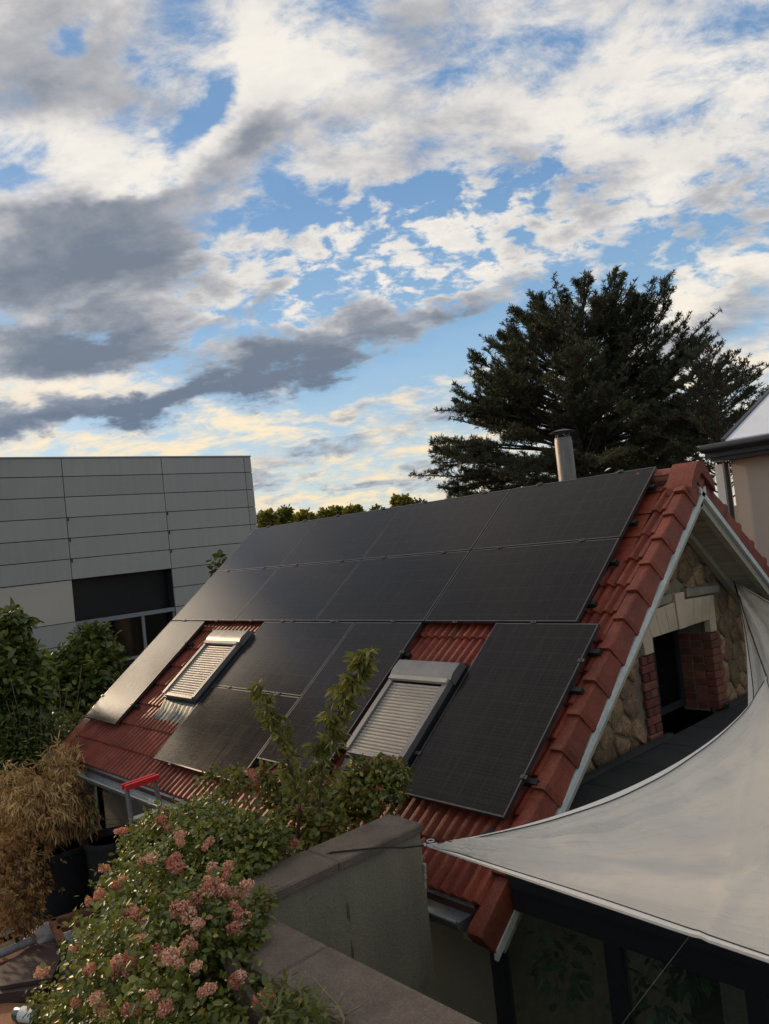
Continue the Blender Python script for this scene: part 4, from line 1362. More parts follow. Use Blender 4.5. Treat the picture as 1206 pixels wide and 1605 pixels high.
def sack(px, py, r, label, seed):
    rr = random.Random(seed); c = Vector(on_z(px, py, TZ + r * .55)); bm = bmesh.new()
    bmesh.ops.create_icosphere(bm, subdivisions=4, radius=1.0)
    k = [Vector((rr.uniform(-1, 1), rr.uniform(-1, 1), rr.uniform(-1, 1))) * 4 for _ in range(9)]
    for v in bm.verts:
        d = v.co.copy(); s = 1 + sum(.10 * abs(math.sin(d.dot(q) + i)) for i, q in enumerate(k)) - .35
        v.co = Vector((d.x * r * s, d.y * r * 1.2 * s, max(-.55 * r, d.z * r * .62 * s)))
    me = bpy.data.meshes.new('sack'); bm.to_mesh(me); bm.free(); me.shade_smooth()
    return tag(link('sack', me, M_bag, at=c), label, 'sack', 'white plastic sacks')


sack(68, 1466, .14, 'crumpled white sack left of the timber frame, under the dead bamboo', 3)
sack(128, 1462, .15, 'crumpled white sack inside the timber frame, beside the shrub', 8)
bt = thing('bottle', on_z(50, 1592, TZ + .045), 'green bottle with a white label lying on the terracotta tray', 'bottle')
a, b = Vector(on_z(24, 1588, TZ + .10)), Vector(on_z(86, 1596, TZ + .10)); d = b - a
part('body', MB().tube([a, a + d * .05, a + d * .62, a + d * .80, a + d * .84, a + d], [.045, .062, .062, .026, .03, .05], 16), M_bottle, bt, True, 50)
part('paper_label', MB().tube([a + d * .18, a + d * .50], .0635, 16, caps=False), M_white, bt, True, 50)
solo('leaning_board', MB().prism([on_y(356, 1498, 1.76), on_y(372, 1500, 1.76), on_y(424, 1608, 1.73), on_y(396, 1612, 1.73), ], (0, -.03, 0)), M_coping,
     'pale weathered board leaning against the garden wall below the coping', 'board')

# ------------------------------------------------------------------ vegetation
M_bark = surf('bark', (0.075, 0.055, 0.040), (0.05, 0.038, 0.03), 8, 0.9, 60, 0.4, 0.6, 60)
M_stem = surf('green_stem', (0.12, 0.085, 0.045), (0.08, 0.07, 0.03), 9, 0.8)
M_leaf_shrub = leafmat('shrub_leaf', [(0, (0.050, 0.068, 0.012)), (.40, (0.115, 0.138, 0.023)), (.72, (0.23, 0.225, 0.036)), (.9, (0.36, 0.28, 0.045)), (1, (0.26, 0.095, 0.03))], .3, .38, .45)
M_leaf_rose = leafmat('rose_leaf', [(0, (0.045, 0.062, 0.014)), (.35, (0.100, 0.115, 0.022)), (.7, (0.19, 0.185, 0.034)), (.88, (0.32, 0.24, 0.035)), (1, (0.26, 0.065, 0.03))], .35, .42, .4)
M_leaf_peach = leafmat('willow_leaf', [(0, (0.11, 0.115, 0.025)), (.5, (0.19, 0.185, 0.036)), (.85, (0.28, 0.25, 0.055)), (1, (0.36, 0.23, 0.035))], .4, .42, .4)
M_leaf_fig = leafmat('broad_leaf', [(0, (0.045, 0.065, 0.016)), (.5, (0.090, 0.120, 0.026)), (.85, (0.20, 0.21, 0.036)), (1, (0.30, 0.26, 0.045))], .3, .42, .4)
M_leaf_dry = leafmat('dry_leaf', [(0, (0.15, 0.075, 0.028)), (.35, (0.34, 0.195, 0.075)), (.7, (0.56, 0.375, 0.16)), (1, (0.70, 0.52, 0.26))], .3, .65, .2, (1.0, .85, .6))
M_leaf_dim = leafmat('potted_leaf', [(0, (0.018, 0.07, 0.036)), (1, (0.035, 0.12, 0.055))], .2, .4, .4)
M_needle = leafmat('cedar_needle', [(0, (0.034, 0.042, 0.026)), (.6, (0.062, 0.070, 0.040)), (1, (0.12, 0.115, 0.058))], .2, .6, .25)
M_tree = leafmat('tree_leaf', [(0, (0.035, 0.05, 0.02)), (.5, (0.12, 0.125, 0.03)), (1, (0.30, 0.25, 0.05))], .3, .6, .2)
M_petal = leafmat('faded_petal', [(0, (0.24, 0.07, 0.045)), (.35, (0.56, 0.22, 0.15)), (.7, (0.76, 0.42, 0.285)), (1, (0.85, 0.62, 0.43))], .3, .7, .2, (1, .8, .7))


def stems(name, parent, base, ends, r0, r1, material=None, n=6, wob=.08):
    mb = MB()
    for e in ends:
        b = Vector(base) + Vector((RNG.normal() * .06, RNG.normal() * .06, 0)); e = Vector(e)
        pts = []
        for k in range(6):
            s = k / 5
            p = b.lerp(e, s) + Vector((RNG.normal() * wob, RNG.normal() * wob, RNG.normal() * wob * .5)) * (s * (1 - s) * 4) * .6
            pts.append(p)
        mb.tube(pts, [r0 + (r1 - r0) * k / 5 for k in range(6)], n)
    return part(name, mb, material or M_bark, parent, True)


def foliage(name, parent, clumps, n, ln, material, droop=.25, tint=(0, 1), width=.62, hollow=.3, out=.7, shape=6, loose=0.0):
    if loose:                                    # sprigs standing out of the rounded masses
        extra = []
        for c, r in clumps:
            for k in range(7):
                d = rand_dirs(1)[0]; d[2] = abs(d[2]) * .9 - .15
                extra.append((c + d * r * (.92 + .22 * RNG.random()), r * (.16 + .16 * RNG.random())))
        clumps = list(clumps) + extra
    P, d = clump_points(clumps, n, hollow)
    if loose:
        keep = smooth_noise(P, 9.0, 21) + .35 * RNG.normal(size=n) > -loose
        P, d = P[keep], d[keep]; n = len(P)
    up = np.array([0, 0, 1.0])
    T = unit(d * out + rand_dirs(n) * .8 - up * droop)
    N_ = unit(up * .9 + d * .5 + rand_dirs(n) * .55)
    L = ln * (.6 + .7 * RNG.random(n))
    nz = smooth_noise(P, 5.0, 3) * .25 + .5
    tn = np.clip(tint[0] + (tint[1] - tint[0]) * (RNG.random(n) * .65 + nz * .45 - .05), 0, 1)
    rare = RNG.random(n) < .035
    tn[rare] = .85 + .15 * RNG.random(rare.sum())
    me = leaf_mesh(name, P, T, N_, L, L * width * (.85 + .3 * RNG.random(n)), tn, shape)
    return tag(link(name, me, material, parent), None, kind='stuff')


def Cy(px, py, y, r, sq=(1, 1, 1)):
    return (np.array(on_y(px, py, y)), np.array([r * sq[0], r * sq[1], r * sq[2]]))


def Cx(px, py, x, r, sq=(1, 1, 1)):
    return (np.array(on_x(px, py, x)), np.array([r * sq[0], r * sq[1], r * sq[2]]))


# ---- flowering shrub in front of the garden wall
near = [Cy(135, 1548, 1.80, .30), Cy(230, 1525, 1.85, .42), Cy(310, 1500, 1.92, .34), Cy(205, 1440, 2.15, .36), Cy(290, 1400, 2.35, .42),
        Cy(350, 1440, 2.15, .26), Cy(330, 1345, 2.70, .38), Cy(255, 1330, 2.75, .34), Cy(243, 1308, 2.85, .17), Cy(390, 1335, 2.75, .27), Cy(318, 1288, 2.95, .20),
        Cy(180, 1590, 1.7, .34), Cy(300, 1600, 1.7, .34), Cy(205, 1390, 2.45, .22)]
near = [(c * .88, r * .88) for c, r in near]
sh = thing('flowering_shrub', (-4.5, 1.76, TZ), 'green shrub covered in faded pink flower heads in front of the wall corner', 'shrub')
stems('stem', sh, (-4.5, 1.76, TZ), [c for c, r in near], .025, .006)
foliage('foliage', sh, near, 46000, .038, M_leaf_shrub, .3, (0, .86), loose=.35)
petal_me = []
for k in range(6):
    n = 230
    q = rand_dirs(n) * (.55 + .45 * RNG.random((n, 1))) * np.array([.062, .062, .050])
    lump = smooth_noise(q, 60, k)[:, None] * .012
    q = q + unit(q) * lump
    petal_me.append(leaf_mesh('flower_head', q, unit(unit(q) * .5 + rand_dirs(n)), unit(unit(q) + rand_dirs(n) * .4), np.full(n, .018) * RNG.uniform(.7, 1.3, n), np.full(n, .020),
                              np.clip(RNG.random(n) * .55 + (0.12 + .09 * k), 0, 1), 6))
    petal_me[-1].materials.append(M_petal)


def hit(px, py, clumps, push=.9):
    r = ray(px, py); best = None
    for c, rad in clumps:
        b = r @ c; d2 = c @ c - b * b; R2 = (rad.mean() * push) ** 2
        if d2 < R2:
            s = b - math.sqrt(R2 - d2)
            if best is None or s < best: best = s
    if best is None:
        c, rad = min(clumps, key=lambda q: np.linalg.norm(np.cross(r, q[0])) / q[1].mean())
        best = r @ c
    return r * best


HEADS = [(253, 1287), (266, 1298), (193, 1302), (283, 1309), (224, 1350), (238, 1345), (268, 1353), (278, 1343), (321, 1328), (330, 1318), (325, 1379), (318, 1392),
         (332, 1401), (340, 1385), (362, 1399), (350, 1395), (387, 1388), (193, 1383), (185, 1388), (149, 1412), (158, 1405), (163, 1361), (246, 1414), (235, 1422),
         (255, 1405), (215, 1432), (277, 1425), (290, 1420), (310, 1449), (382, 1438), (367, 1456), (374, 1432), (303, 1484), (286, 1491), (295, 1478), (185, 1508),
         (183, 1520), (202, 1497), (116, 1489), (124, 1483), (308, 1515), (378, 1528), (422, 1559), (412, 1566), (119, 1570), (158, 1577), (167, 1590), (153, 1566),
         (255, 1502), (202, 1520), (316, 1555), (281, 1511), (66, 1524), (206, 1423), (308, 1410), (356, 1372), (140, 1520), (240, 1560), (225, 1470), (332, 1360),
         (210, 1585), (262, 1578)]
for i, (px, py) in enumerate(HEADS):
    p = hit(px, py, near)
    if (px, py) in ((422, 1559), (412, 1566)): p = np.array(on_y(px, py, 1.66))
    for q in range(random.choice((1, 1, 2, 2))):
        off = np.array([0, 0, 0]) if q == 0 else rand_dirs(1)[0] * np.array([.055, .03, .05])
        ob = link('flower_head', petal_me[(i + q) % 6], None, sh, at=p + off + ray(px, py) * -.02)
        ob.rotation_euler = (random.uniform(-.5, .5), random.uniform(-.5, .5), random.uniform(0, 6.28))
        s = random.uniform(.34, .64); ob.scale = (s, s, s * random.uniform(.85, 1.1))

# ---- yellowing rose bush behind it, against the eaves
rose = [Cy(345, 1235, 3.15, .18), Cy(400, 1255, 3.15, .24), Cy(385, 1300, 3.0, .25), Cy(455, 1250, 3.30, .22), Cy(440, 1300, 3.05, .28), Cy(520, 1258, 3.40, .22), Cy(500, 1300, 3.15, .20),
        Cy(560, 1252, 3.55, .18), Cy(380, 1215, 3.2, .10), Cy(425, 1215, 3.2, .10), Cy(480, 1205, 3.3, .09), Cy(450, 1350, 2.85, .20)]
ro = thing('rose_bush', (-5.0, 3.2, TZ), 'yellowing leafy rose bush between the garden wall and the roof eaves', 'shrub')
stems('stem', ro, (-5.0, 3.2, TZ), [c for c, r in rose], .02, .005, M_stem)
foliage('foliage', ro, rose, 8600, .052, M_leaf_rose, .35, (.1, 1.0), hollow=.15, loose=.05)
for i, (px, py) in enumerate([(395, 1212), (430, 1299), (385, 1387), (451, 1329), (495, 1245), (440, 1326), (428, 1306), (459, 1322), (402, 1218), (470, 1268)]):
    ob = link('flower_head', petal_me[(i + 1) % 2], None, ro, at=hit(px, py, rose) - ray(px, py) * .02)
    ob.rotation_euler = (random.uniform(-.5, .5), random.uniform(-.5, .5), random.uniform(0, 6.28)); ob.scale = (.62,) * 3
small = [Cy(595, 1212, 3.72, .14), Cy(622, 1213, 3.75, .10), Cy(570, 1215, 3.66, .13), Cy(590, 1248, 3.62, .17), Cy(618, 1240, 3.72, .09)]
sm = thing('red_tipped_bush', (-4.72, 3.70, TZ), 'small dark green bush with red shoot tips below the near shuttered window', 'shrub')
stems('stem', sm, (-4.8, 3.68, TZ), [c for c, r in small], .015, .004, M_stem)
foliage('foliage', sm, small, 2000, .044, M_leaf_shrub, .2, (0.1, .85), loose=.15)
P, d = clump_points(small, 160, .95)
P = P[P[:, 2] > np.median(P[:, 2])]
me = leaf_mesh('red_tip', P, unit(d[:len(P)] + [0, 0, .8]), rand_dirs(len(P)), np.full(len(P), .04), np.full(len(P), .022), np.full(len(P), 1.0), 6)
tag(link('red_tip', me, M_leaf_rose, sm), None, kind='stuff')

# ---- two tall shoots with hanging narrow leaves
def shoot(path, label, n, spread):
    pts = [np.array(p) for p in path]
    rt_ = thing('leafy_shoot', pts[0], label, 'sapling', 'tall shoots before the roof')
    part('stem', MB().tube([tuple(p) for p in pts], [.014 - .010 * k / (len(pts) - 1) for k in range(len(pts))], 6), M_stem, rt_, True)
    A = np.array(pts); K = len(pts) - 1
    tw = MB(); LP, LT = [], []
    nt = n // 16
    for q in range(nt):
        s = (.24 + .76 * (q + RNG.random()) / nt) * K
        i = min(int(s), K - 1); p0 = A[i] + (A[i + 1] - A[i]) * (s - i)
        d = rand_dirs(1)[0]; d[2] = abs(d[2]) * .6 + .1; d = d / np.linalg.norm(d)
        ln = spread * (1.9 - 1.2 * s / K) * (.4 + .9 * RNG.random())
        e = p0 + d * ln + np.array([0, 0, -.25 * ln]); m_ = p0 + d * ln * .55 + np.array([0, 0, .06 * ln])
        tw.tube([tuple(p0), tuple(m_), tuple(e)], [.004, .003, .0015], 3, caps=False)
        k = 14
        f = (RNG.random(k) * .85 + .15)[:, None]
        LP.append((1 - f) ** 2 * p0 + 2 * f * (1 - f) * m_ + f * f * e)
        LT.append(unit(rand_dirs(k) * .7 + d * .35 + np.array([0, 0, -.62])))
    part('twig', tw, M_stem, rt_)
    P = np.concatenate(LP); T = np.concatenate(LT); n = len(P)
    L = .078 * (.5 + .8 * RNG.random(n))
    me = leaf_mesh('foliage', P, T, rand_dirs(n), L, L * .24, np.clip(RNG.random(n) * .85 + .12 * smooth_noise(P, 8, 2), 0, 1), 6)
    tag(link('foliage', me, M_leaf_peach, rt_), None, kind='stuff')
    return rt_


shoot([(-5.35, 3.25, TZ), on_y(470, 1260, 3.05), on_y(452, 1195, 3.0), on_y(440, 1150, 2.97), on_y(420, 1110, 2.95), on_y(402, 1072, 2.93)],
      'tall leafy shoot rising before the stacked solar panels, the shorter of two', 620, .075)
shoot([(-4.85, 3.35, TZ), on_y(500, 1260, 3.1), on_y(510, 1180, 3.1), on_y(530, 1120, 3.1), on_y(555, 1065, 3.1), on_y(578, 1022, 3.1)],
      'tall leafy shoot rising left of the near shuttered window, the taller of two', 1150, .095)

# ---- dead bamboo and dry grasses at the left
dry = [Cx(105, 1215, -9.9, .28), Cx(70, 1240, -9.9, .32), Cx(118, 1262, -9.7, .24), Cx(88, 1285, -9.6, .26), Cx(45, 1275, -9.8, .34), Cx(18, 1240, -10.2, .30), Cx(112, 1178, -10.1, .13), Cx(85, 1190, -10.1, .16), Cx(135, 1290, -9.6, .12), Cx(15, 1300, -9.7, .26)]
db = thing('dead_bamboo', (-9.95, 3.18, TZ + .6), 'dead bamboo with pale dry hanging leaves in the big black planter', 'plant')
stems('stem', db, (-9.95, 3.18, TZ + .6), [c + np.array([RNG.normal() * .15, RNG.normal() * .1, .15]) for c, r in dry for _ in range(4)], .010, .004, M_stem)
wisp = MB()
for k in range(46):
    a = np.array(on_x(random.uniform(60, 150), random.uniform(1230, 1320), -9.75)); e = a + np.array([RNG.normal() * .15, .15 + .45 * random.random(), .12 - .38 * random.random()])
    wisp.tube([tuple(a), tuple((a + e) / 2 + [0, 0, .06]), tuple(e)], [.004, .003, .0015], 3, caps=False)
tag(part('dry_stalks', wisp, surf('dry_stalk', (.30, .21, .11), (.2, .13, .07), 9, .8), db), None, kind='stuff')


def dryfoliage(parent, clumps, n, ln, tint, wd=.13, per=11):
    """dry blades hanging in tufts"""
    nt = n // per
    C, d0 = clump_points(clumps, nt, .25)
    C = C + RNG.normal(size=C.shape) * .05
    P = np.repeat(C, per, 0) + RNG.normal(size=(nt * per, 3)) * ln * .22
    d = np.repeat(unit(d0 * .5 + rand_dirs(nt) * .5 + np.array([0, 0, -.45])), per, 0)
    m = len(P)
    T = unit(d * .7 + rand_dirs(m) * .6 + np.array([0, 0, -.55]))
    L = ln * (.45 + .9 * RNG.random(m) ** 1.3)
    depth = np.repeat(np.linalg.norm(d0, axis=1) * 0 + RNG.random(nt) * .5, per)
    tn = np.clip(tint[0] + (tint[1] - tint[0]) * (.45 * RNG.random(m) + depth + .12 * smooth_noise(P, 6, 9)), 0, 1)
    me = leaf_mesh('foliage', P, T, rand_dirs(m), L, L * wd, tn, 6)
    return tag(link('foliage', me, M_leaf_dry, parent), None, kind='stuff')


dryfoliage(db, dry, 10500, .105, (.1, 1.1))
lowdry = [Cx(25, 1370, -9.2, .32), Cx(12, 1420, -9.0, .32), Cx(40, 1425, -8.9, .22), Cx(5, 1330, -9.4, .32), Cx(68, 1390, -9.1, .10)]
dg = thing('dry_bush', (-9.2, 2.55, TZ), 'brown dried bush below the dead bamboo at the edge of the terrace', 'plant')
stems('stem', dg, (-9.2, 2.55, TZ), [c for c, r in lowdry for _ in range(4)], .008, .003, M_stem)
dryfoliage(dg, lowdry, 9000, .05, (.0, .62), .3)

# ---- leafy shrubs and creeper between the house and the grey building
figA = [Cx(14, 985, -12.0, .30), Cx(0, 1035, -12.0, .42), Cx(32, 1045, -11.9, .34), Cx(15, 1110, -11.7, .48), Cx(-20, 1090, -11.8, .55), Cx(48, 1090, -11.6, .28)]
fa = thing('leafy_shrub', (-12.0, 3.3, TZ), 'tall leafy shrub at the left edge before the cream wall panel', 'shrub', 'leafy shrubs beside the far end of the roof')
stems('stem', fa, (-12.0, 3.3, TZ), [c for c, r in figA], .04, .01)
foliage('foliage', fa, figA, 5600, .14, M_leaf_fig, .35, (.05, .95), hollow=.2)
figB = [Cx(148, 1010, -14.2, .36), Cx(150, 1050, -14.0, .50), Cx(110, 1050, -14.0, .42), Cx(85, 1075, -13.8, .42), Cx(130, 1095, -13.6, .60), Cx(100, 1130, -13.2, .5), Cx(165, 1085, -13.8, .34)]
fb = thing('leafy_shrub', (-13.9, 4.9, GZ), 'bushy broad leaved shrub just left of the pale shining solar panel', 'shrub', 'leafy shrubs beside the far end of the roof')
stems('stem', fb, (-13.9, 4.9, GZ), [c for c, r in figB], .045, .01)
foliage('foliage', fb, figB, 8500, .15, M_leaf_fig, .35, (.0, .88), hollow=.2)
crp = [Cx(50, 1150, -11.4, .40), Cx(20, 1190, -11.2, .40), Cx(85, 1160, -11.5, .32), Cx(60, 1200, -11.1, .32), Cx(0, 1150, -11.4, .45), Cx(105, 1140, -11.9, .26)]
cr = thing('weedy_bush', (-11.4, 3.5, TZ), 'tangled weedy bush with thin stems behind the dead bamboo', 'shrub')
stems('stem', cr, (-11.4, 3.5, TZ), [c + np.array([RNG.normal() * .2, RNG.normal() * .2, .4 + RNG.random() * .5]) for c, r in crp for _ in range(4)], .012, .004, M_stem)
foliage('foliage', cr, crp, 6000, .075, M_leaf_fig, .2, (.0, .75), width=.42, hollow=.1)
spr = [Cx(343, 878, -11.6, .11), Cx(336, 897, -11.6, .10), Cx(345, 890, -11.6, .08)]
sp_ = thing('young_tree', (-11.6, 6.9, GZ), 'dark leafy sprig showing past the far edge of the solar panels', 'tree')
stems('stem', sp_, (-11.6, 6.85, GZ), [c for c, r in spr], .02, .006)
foliage('foliage', sp_, spr, 46, .125, M_leaf_fig, .3, (.0, .35), width=.75, hollow=.3)

# ---- dry twig on the coping
tw = MB(); 
def zz(x, y, h): return Vector(on_z(x, y, WT - .002 + h))
tw.tube([zz(536, 1612, .0), zz(540, 1598, .02), zz(530, 1577, .035)], .005, 5)
for pts in ([(530, 1577, .035), (508, 1552, .05), (489, 1529, .05)], [(530, 1577, .035), (535, 1562, .05), (537, 1554, .06)], [(540, 1590, .025), (560, 1580, .04), (577, 1567, .05)],
            [(530, 1577, .035), (515, 1578, .04), (498, 1573, .04)], [(533, 1570, .04), (540, 1555, .05), (550, 1545, .06)], [(541, 1592, .02), (548, 1588, .03), (552, 1584, .03)]):
    tw.tube([zz(*p) for p in pts], [.0045, .0035, .002], 5)
solo('dry_twig', tw, M_leaf_dry if False else surf('dead_twig', (0.22, 0.18, 0.13), None, 6, .9), 'dry forked twig lying on the front wall coping', 'twig', smooth=True)
weed = [Cy(450, 1575, 1.64, .10), Cy(478, 1590, 1.62, .09), Cy(455, 1605, 1.60, .12), Cy(500, 1606, 1.62, .07)]
wd_ = thing('grey_weed', (-2.6, 1.58, GZ), 'grey green weed growing at the foot of the front coping', 'plant')
stems('stem', wd_, (-2.6, 1.58, GZ), [c for c, r in weed for _ in range(2)], .008, .003, M_stem)
foliage('foliage', wd_, weed, 420, .045, M_leaf_rose, .2, (.2, .6), width=.4)

# ---- potted plants behind the veranda glass
for px, py, y, h, r, label in ((885, 1510, 3.98, .26, .20, 'dark leafy houseplant behind the left veranda pane, next to the eaves post'),
                               (1035, 1575, 3.96, .26, .20, 'dark leafy houseplant behind the second veranda pane'),
                               (1082, 1520, 4.2, .12, .10, 'small hanging houseplant under the veranda beam')):
    c = np.array(on_y(px, py, y)); hp = thing('houseplant', (c[0], c[1], GZ), label, 'houseplant', 'houseplants in the veranda')
    if r > .2:
        stems('stem', hp, (c[0], c[1], GZ + .5), [c + rand_dirs(1)[0] * .15 for _ in range(5)], .015, .006, M_stem)
        part('pot', MB().lathe([(.16, 0), (.22, .5), (.20, .5)], (c[0], c[1], GZ), 16), M_terra, hp, True, 40)
        foliage('foliage', hp, [(c, np.array([r, r, h])), (c + np.array([.05, 0, -.3]), np.array([r * .6, r * .6, .3]))], 360, .14, M_leaf_dim, .55, width=.5)
    else:
        stems('stem', hp, tuple(c + np.array([0, 0, .35])), [c], .004, .004, M_stem)
        foliage('foliage', hp, [(c, np.array([r, r, h]))], 60, .10, M_leaf_dim, .6, width=.5)

# ---- big cedar behind the ridge
def cedar(dist, label):
    C0 = ray(905, 715) * dist
    S = dist / FPX                              # metres per photograph pixel at that distance
    side = np.array([RC[0, 0], RC[1, 0], 0]); side /= np.linalg.norm(side)
    deep = np.array([-side[1], side[0], 0])
    root = thing('cedar_tree', (C0[0], C0[1], GZ), label, 'tree')
    # outline of the crown: reach sideways (pixels) at each height (pixels above y = 715)
    prof = [(-80, 262, 255), (15, 262, 275), (65, 236, 275), (115, 205, 268), (155, 172, 245), (192, 132, 204), (225, 100, 172), (250, 66, 128), (266, 8, 60)]
    def reach(h, az):
        h = min(max(h, -80), 266)
        for (h0, l0, r0), (h1, l1, r1) in zip(prof[:-1], prof[1:]):
            if h <= h1:
                q = (h - h0) / (h1 - h0); L_, R_ = l0 + (l1 - l0) * q, r0 + (r1 - r0) * q; break
        c = math.cos(az)
        return ((L_ if c < 0 else R_) * abs(c) ** 2 + .5 * (L_ + R_) * .9 * math.sin(az) ** 2)
    tb = MB()
    top = C0 + np.array([0, 0, 1]) * 235 * S + side * 15 * S
    tb.tube([(C0[0], C0[1], GZ), tuple(C0 + np.array([0, 0, -40 * S])), tuple(C0 + [0, 0, 90 * S]), tuple(top)], [.34, .26, .16, .03], 10)
    bt_ = MB(); NP, NT_, NN = [], [], []
    def pt(h, x, y): return C0 + np.array([0, 0, h * S]) + side * x * S + deep * y * S
    UP = np.array([0, 0, 1.0])

    def spray(pts, up, dens_):
        """twigs with needle tufts along a branch"""
        K = len(pts); Lb = sum(np.linalg.norm(pts[k + 1] - pts[k]) for k in range(K - 1))
        nt = int(4 + Lb * dens_)
        for q in range(nt):
            s = .12 + .88 * (q + RNG.random()) / nt
            kk = min(int(s * (K - 1)), K - 2); f_ = s * (K - 1) - kk
            p = pts[kk] * (1 - f_) + pts[kk + 1] * f_
            d = unit((pts[kk + 1] - pts[kk])[None])[0]
            lat = unit(np.cross(d, UP + rand_dirs(1)[0] * .5)[None])[0] * (1 if q % 2 else -1)
            tl = (.07 + .46 * (1 - s) ** .8) * min(1, Lb / 2 + .35) * (.5 + .9 * RNG.random())
            td = unit((d * .8 + lat * .7 + UP * (.05 + .35 * RNG.random() + .15 * up))[None])[0]
            e = p + td * tl - UP * (.05 + .38 * RNG.random()) * tl
            m_ = p + td * tl * .55
            bt_.tube([tuple(p), tuple(m_), tuple(e)], [.009, .007, .003], 3, caps=False)
            nn = int(3 + tl * 15)
            ss = RNG.random(nn)[:, None]
            base = np.where(ss < .55, p + (m_ - p) * ss / .55, m_ + (e - m_) * (ss - .55) / .45)
            for rep in range(5):
                NP.append(base + RNG.normal(size=(nn, 3)) * .012)
                NT_.append(unit(td * .65 + UP * .18 + rand_dirs(nn) * .8)); NN.append(rand_dirs(nn))
        for rep in range(2):
            ss = RNG.random(12)[:, None]
            NP.append(pts[-2] + (pts[-1] - pts[-2]) * ss); NT_.append(unit(unit((pts[-1] - pts[-2])[None]) * .8 + rand_dirs(12) * .6)); NN.append(rand_dirs(12))

    def curve(a, b, bow, lift, K=8):
        m1 = a + (b - a) * .5 + bow
        return [(1 - s) ** 2 * a + 2 * s * (1 - s) * m1 + s * s * b + UP * lift * s ** 4 for s in np.linspace(0, 1, K)]
    nb_ = 185
    for i in range(nb_):
        h1 = -85 + 345 * RNG.random() ** .85
        az = RNG.random() * 6.283
        R = reach(h1, az) * (.40 + .64 * RNG.random() ** .5)
        h0 = max(h1 - R * (.16 + .60 * (max(0, h1) / 270) ** 1.3 + .14 * RNG.normal()) - 8 - 30 * max(0, h1) / 270, -120)
        a = pt(h0, 10 + 10 * h0 / 200, 0); b = pt(h1, math.cos(az) * R + 8, math.sin(az) * R)
        up = max(0, h1) / 270; Lb = np.linalg.norm(b - a)
        pts = curve(a, b, rand_dirs(1)[0] * Lb * .10 + UP * Lb * (.05 - .16 * up), Lb * (-.05 + .14 * up) * RNG.random())
        bt_.tube([tuple(p) for p in pts], [max(.008, .05 - .042 * k / 7) for k in range(8)], 5)
        spray(pts[3:], up, 7.0)
        for q in range(int(2 + Lb * 1.25)):
            s = .30 + .62 * RNG.random(); kk = min(int(s * 7), 6)
            p = pts[kk] + (pts[kk + 1] - pts[kk]) * (s * 7 - kk)
            d = unit((pts[kk + 1] - pts[kk])[None])[0]
            lat = unit(np.cross(d, UP)[None])[0] * RNG.choice([-1, 1])
            ln = (.35 + .75 * (1 - s)) * (.5 + .8 * RNG.random()) * min(1.2, Lb / 2.5)
            dd = unit((d * .85 + lat * (.35 + .5 * RNG.random()) + UP * (RNG.normal() * .22 + .12 + .25 * up))[None])[0]
            sub = curve(p, p + dd * ln, rand_dirs(1)[0] * ln * .1, ln * .06, 5)
            bt_.tube([tuple(v) for v in sub], [.018, .014, .011, .008, .004], 4, caps=False)
            spray(sub, up, 11.0)
    part('trunk', tb, M_bark, root, True)
    part('branch', bt_, M_bark, root)
    P = np.concatenate(NP); T = np.concatenate(NT_); N_ = np.concatenate(NN)
    n = len(P); L = .098 * (.6 + .7 * RNG.random(n))
    tn = np.clip(.5 + .25 * smooth_noise(P, 1.6, 5) + .3 * (RNG.random(n) - .5), 0, 1)
    me = leaf_mesh('needles', P, T, N_, L, L * .17, tn, 4)
    tag(link('needles', me, M_needle, root), None, kind='stuff')
    return n


NCED = cedar(20.0, 'large dark cedar with upswept feathery branches behind the roof ridge')
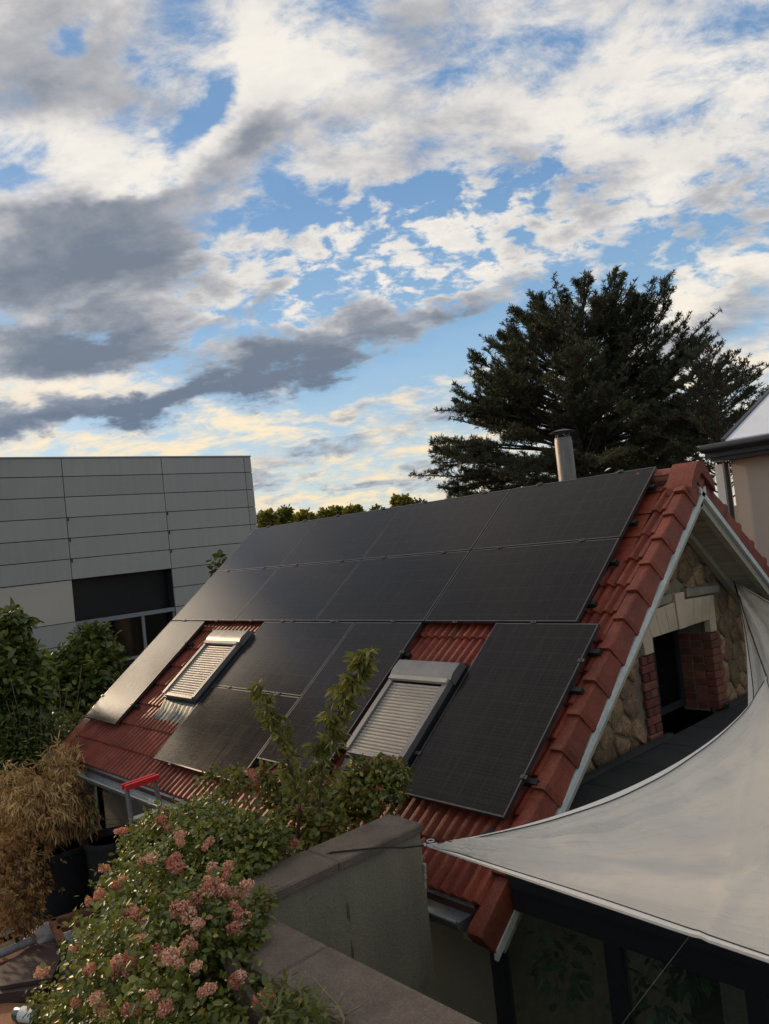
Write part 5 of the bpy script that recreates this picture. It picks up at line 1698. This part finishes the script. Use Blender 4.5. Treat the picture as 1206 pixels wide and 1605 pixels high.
# slender cedar at its right
def slim_cedar():
    dist = 17.0; S = dist / FPX
    C0 = ray(1128, 700) * dist
    side = np.array([RC[0, 0], RC[1, 0], 0]); side /= np.linalg.norm(side); deep = np.array([-side[1], side[0], 0])
    root = thing('cedar_tree', (C0[0], C0[1], GZ), 'thin open cedar between the large cedar and the white sheet roof', 'tree')
    part('trunk', MB().tube([(C0[0], C0[1], GZ), tuple(C0), tuple(C0 + [0, 0, 138 * S])], [.12, .08, .012], 8), M_bark, root, True)
    bm_ = MB(); NP, NT_, NN = [], [], []
    for i in range(62):
        h = -60 + 195 * (i / 62) + RNG.normal() * 5; az = i * 2.39996
        R = (92 - max(0, h) * .45) * (.75 + .45 * RNG.random())
        a = C0 + np.array([0, 0, (h - 18) * S]); b = a + (side * math.cos(az) * R + deep * math.sin(az) * R) * S + np.array([0, 0, (20 + R * .35) * S])
        pts = [a, a + (b - a) * .5 + np.array([0, 0, 4 * S]), b]
        bm_.tube([tuple(p) for p in pts], [.018, .012, .005], 4)
        d = unit((b - a)[None])[0]; Lb = np.linalg.norm(b - a)
        for q in range(int(5 + Lb * 8)):
            s = .15 + .85 * RNG.random(); p = a + (b - a) * s + np.array([0, 0, 4 * S * 4 * s * (1 - s)])
            td = unit((d * .8 + unit(np.cross(d, [0, 0, 1])[None])[0] * (1 if q % 2 else -1) * .7 + np.array([0, 0, .3]))[None])[0]
            tl = (.12 + .30 * (1 - s)) * (.6 + .7 * RNG.random()); e = p + td * tl
            bm_.tube([tuple(p), tuple(e)], [.006, .003], 3, caps=False)
            nn = int(3 + tl * 15); base = p + (e - p) * RNG.random(nn)[:, None]
            for rep in range(3):
                NP.append(base); NT_.append(unit(td * .35 + np.array([0, 0, .5]) + rand_dirs(nn) * .75)); NN.append(rand_dirs(nn))
    part('branch', bm_, M_bark, root)
    P = np.concatenate(NP); n = len(P); L = .075 * (.7 + .6 * RNG.random(n))
    me = leaf_mesh('needles', P, np.concatenate(NT_), np.concatenate(NN), L, L * .26, np.clip(.4 + .4 * (RNG.random(n) - .5), 0, 1), 4)
    tag(link('needles', me, M_needle, root), None, kind='stuff')


slim_cedar()

# ---- unseen tree added at the left to shade the near roof and the sail
tt = thing('added_shade_tree', (-18.2, 1.6, GZ), 'added tree out of view, its high crown shading the near roof and sail', 'tree')
part('trunk', MB().tube([(-18.2, 1.6, GZ), (-18.3, 1.7, -1), (-18.1, 1.6, 3.2), (-18.2, 1.7, 6.5)], [.28, .22, .18, .05], 10), M_bark, tt, True)
tcl = [(np.array([-18.2 + RNG.normal() * .7, y_, z_ + RNG.normal() * .15]), np.array([1.1, .85, .75])) for y_ in (-1.0, .1, 1.3, 2.5, 3.4, 3.9) for z_ in (3.9, 5.0, 6.1) if (y_, z_) != (1.3, 3.9)]  # one low clump left out so a patch of sun reaches the sail
stems('limb', tt, (-18.15, 1.6, 2.6), [c for c, r in tcl], .09, .02)
foliage('crown', tt, tcl, 9000, .20, M_leaf_fig, .3, (.1, .9), hollow=.1, loose=.5)

# ---- trees far beyond the ridge
FAR = [(418, 812, 17, 46, .5, 'round golden green tree far off, against the edge of the grey building'),
       (446, 808, 16, 50, .3, 'dark upright tree far off, second from the grey building'),
       (480, 815, 15, 44, .5, 'low green tree far off between two taller ones'),
       (513, 806, 15, 48, .6, 'pointed yellow green tree far off beyond the ridge'),
       (532, 806, 12, 52, .35, 'small dull green tree far off, right of the pointed one'),
       (553, 803, 14, 47, .6, 'broad yellow green tree far off beyond the ridge'),
       (585, 803, 14, 60, .1, 'dark bluish tree far off beyond the ridge, lowest of the row'),
       (627, 790, 14, 42, .75, 'bright yellow green tree standing alone far off left of the cedar'),
       (655, 793, 14, 55, .05, 'thin dark tree far off just left of the cedar'),
       (465, 818, 16, 56, .3, 'dull green hedge tree far off in the gap beyond the ridge')]
for px, py, r, dist, tint, label in FAR:
    c = ray(px, py) * dist; S = dist / FPX
    tr_ = thing('far_tree', (c[0], c[1], GZ), label, 'tree', 'trees far beyond the roof ridge')
    part('trunk', MB().tube([(c[0], c[1], GZ), tuple(c), tuple(c + [0, 0, r * S * .7])], [.25, .16, .04], 6), M_bark, tr_)
    cl = [(c + rand_dirs(1)[0] * r * S * .55 * np.array([1, 1, .8]), np.array([1, 1, 1]) * r * S * random.uniform(.35, .6)) for _ in range(8)]
    cl.append((c + np.array([0, 0, -r * S * 1.2]), np.array([1, 1, 1]) * r * S * 1.2))
    foliage('crown', tr_, cl, 1500 if tint > .1 else 500, .26, M_tree, .2, (max(0, tint - .1), min(1, tint + .5)), hollow=.3)
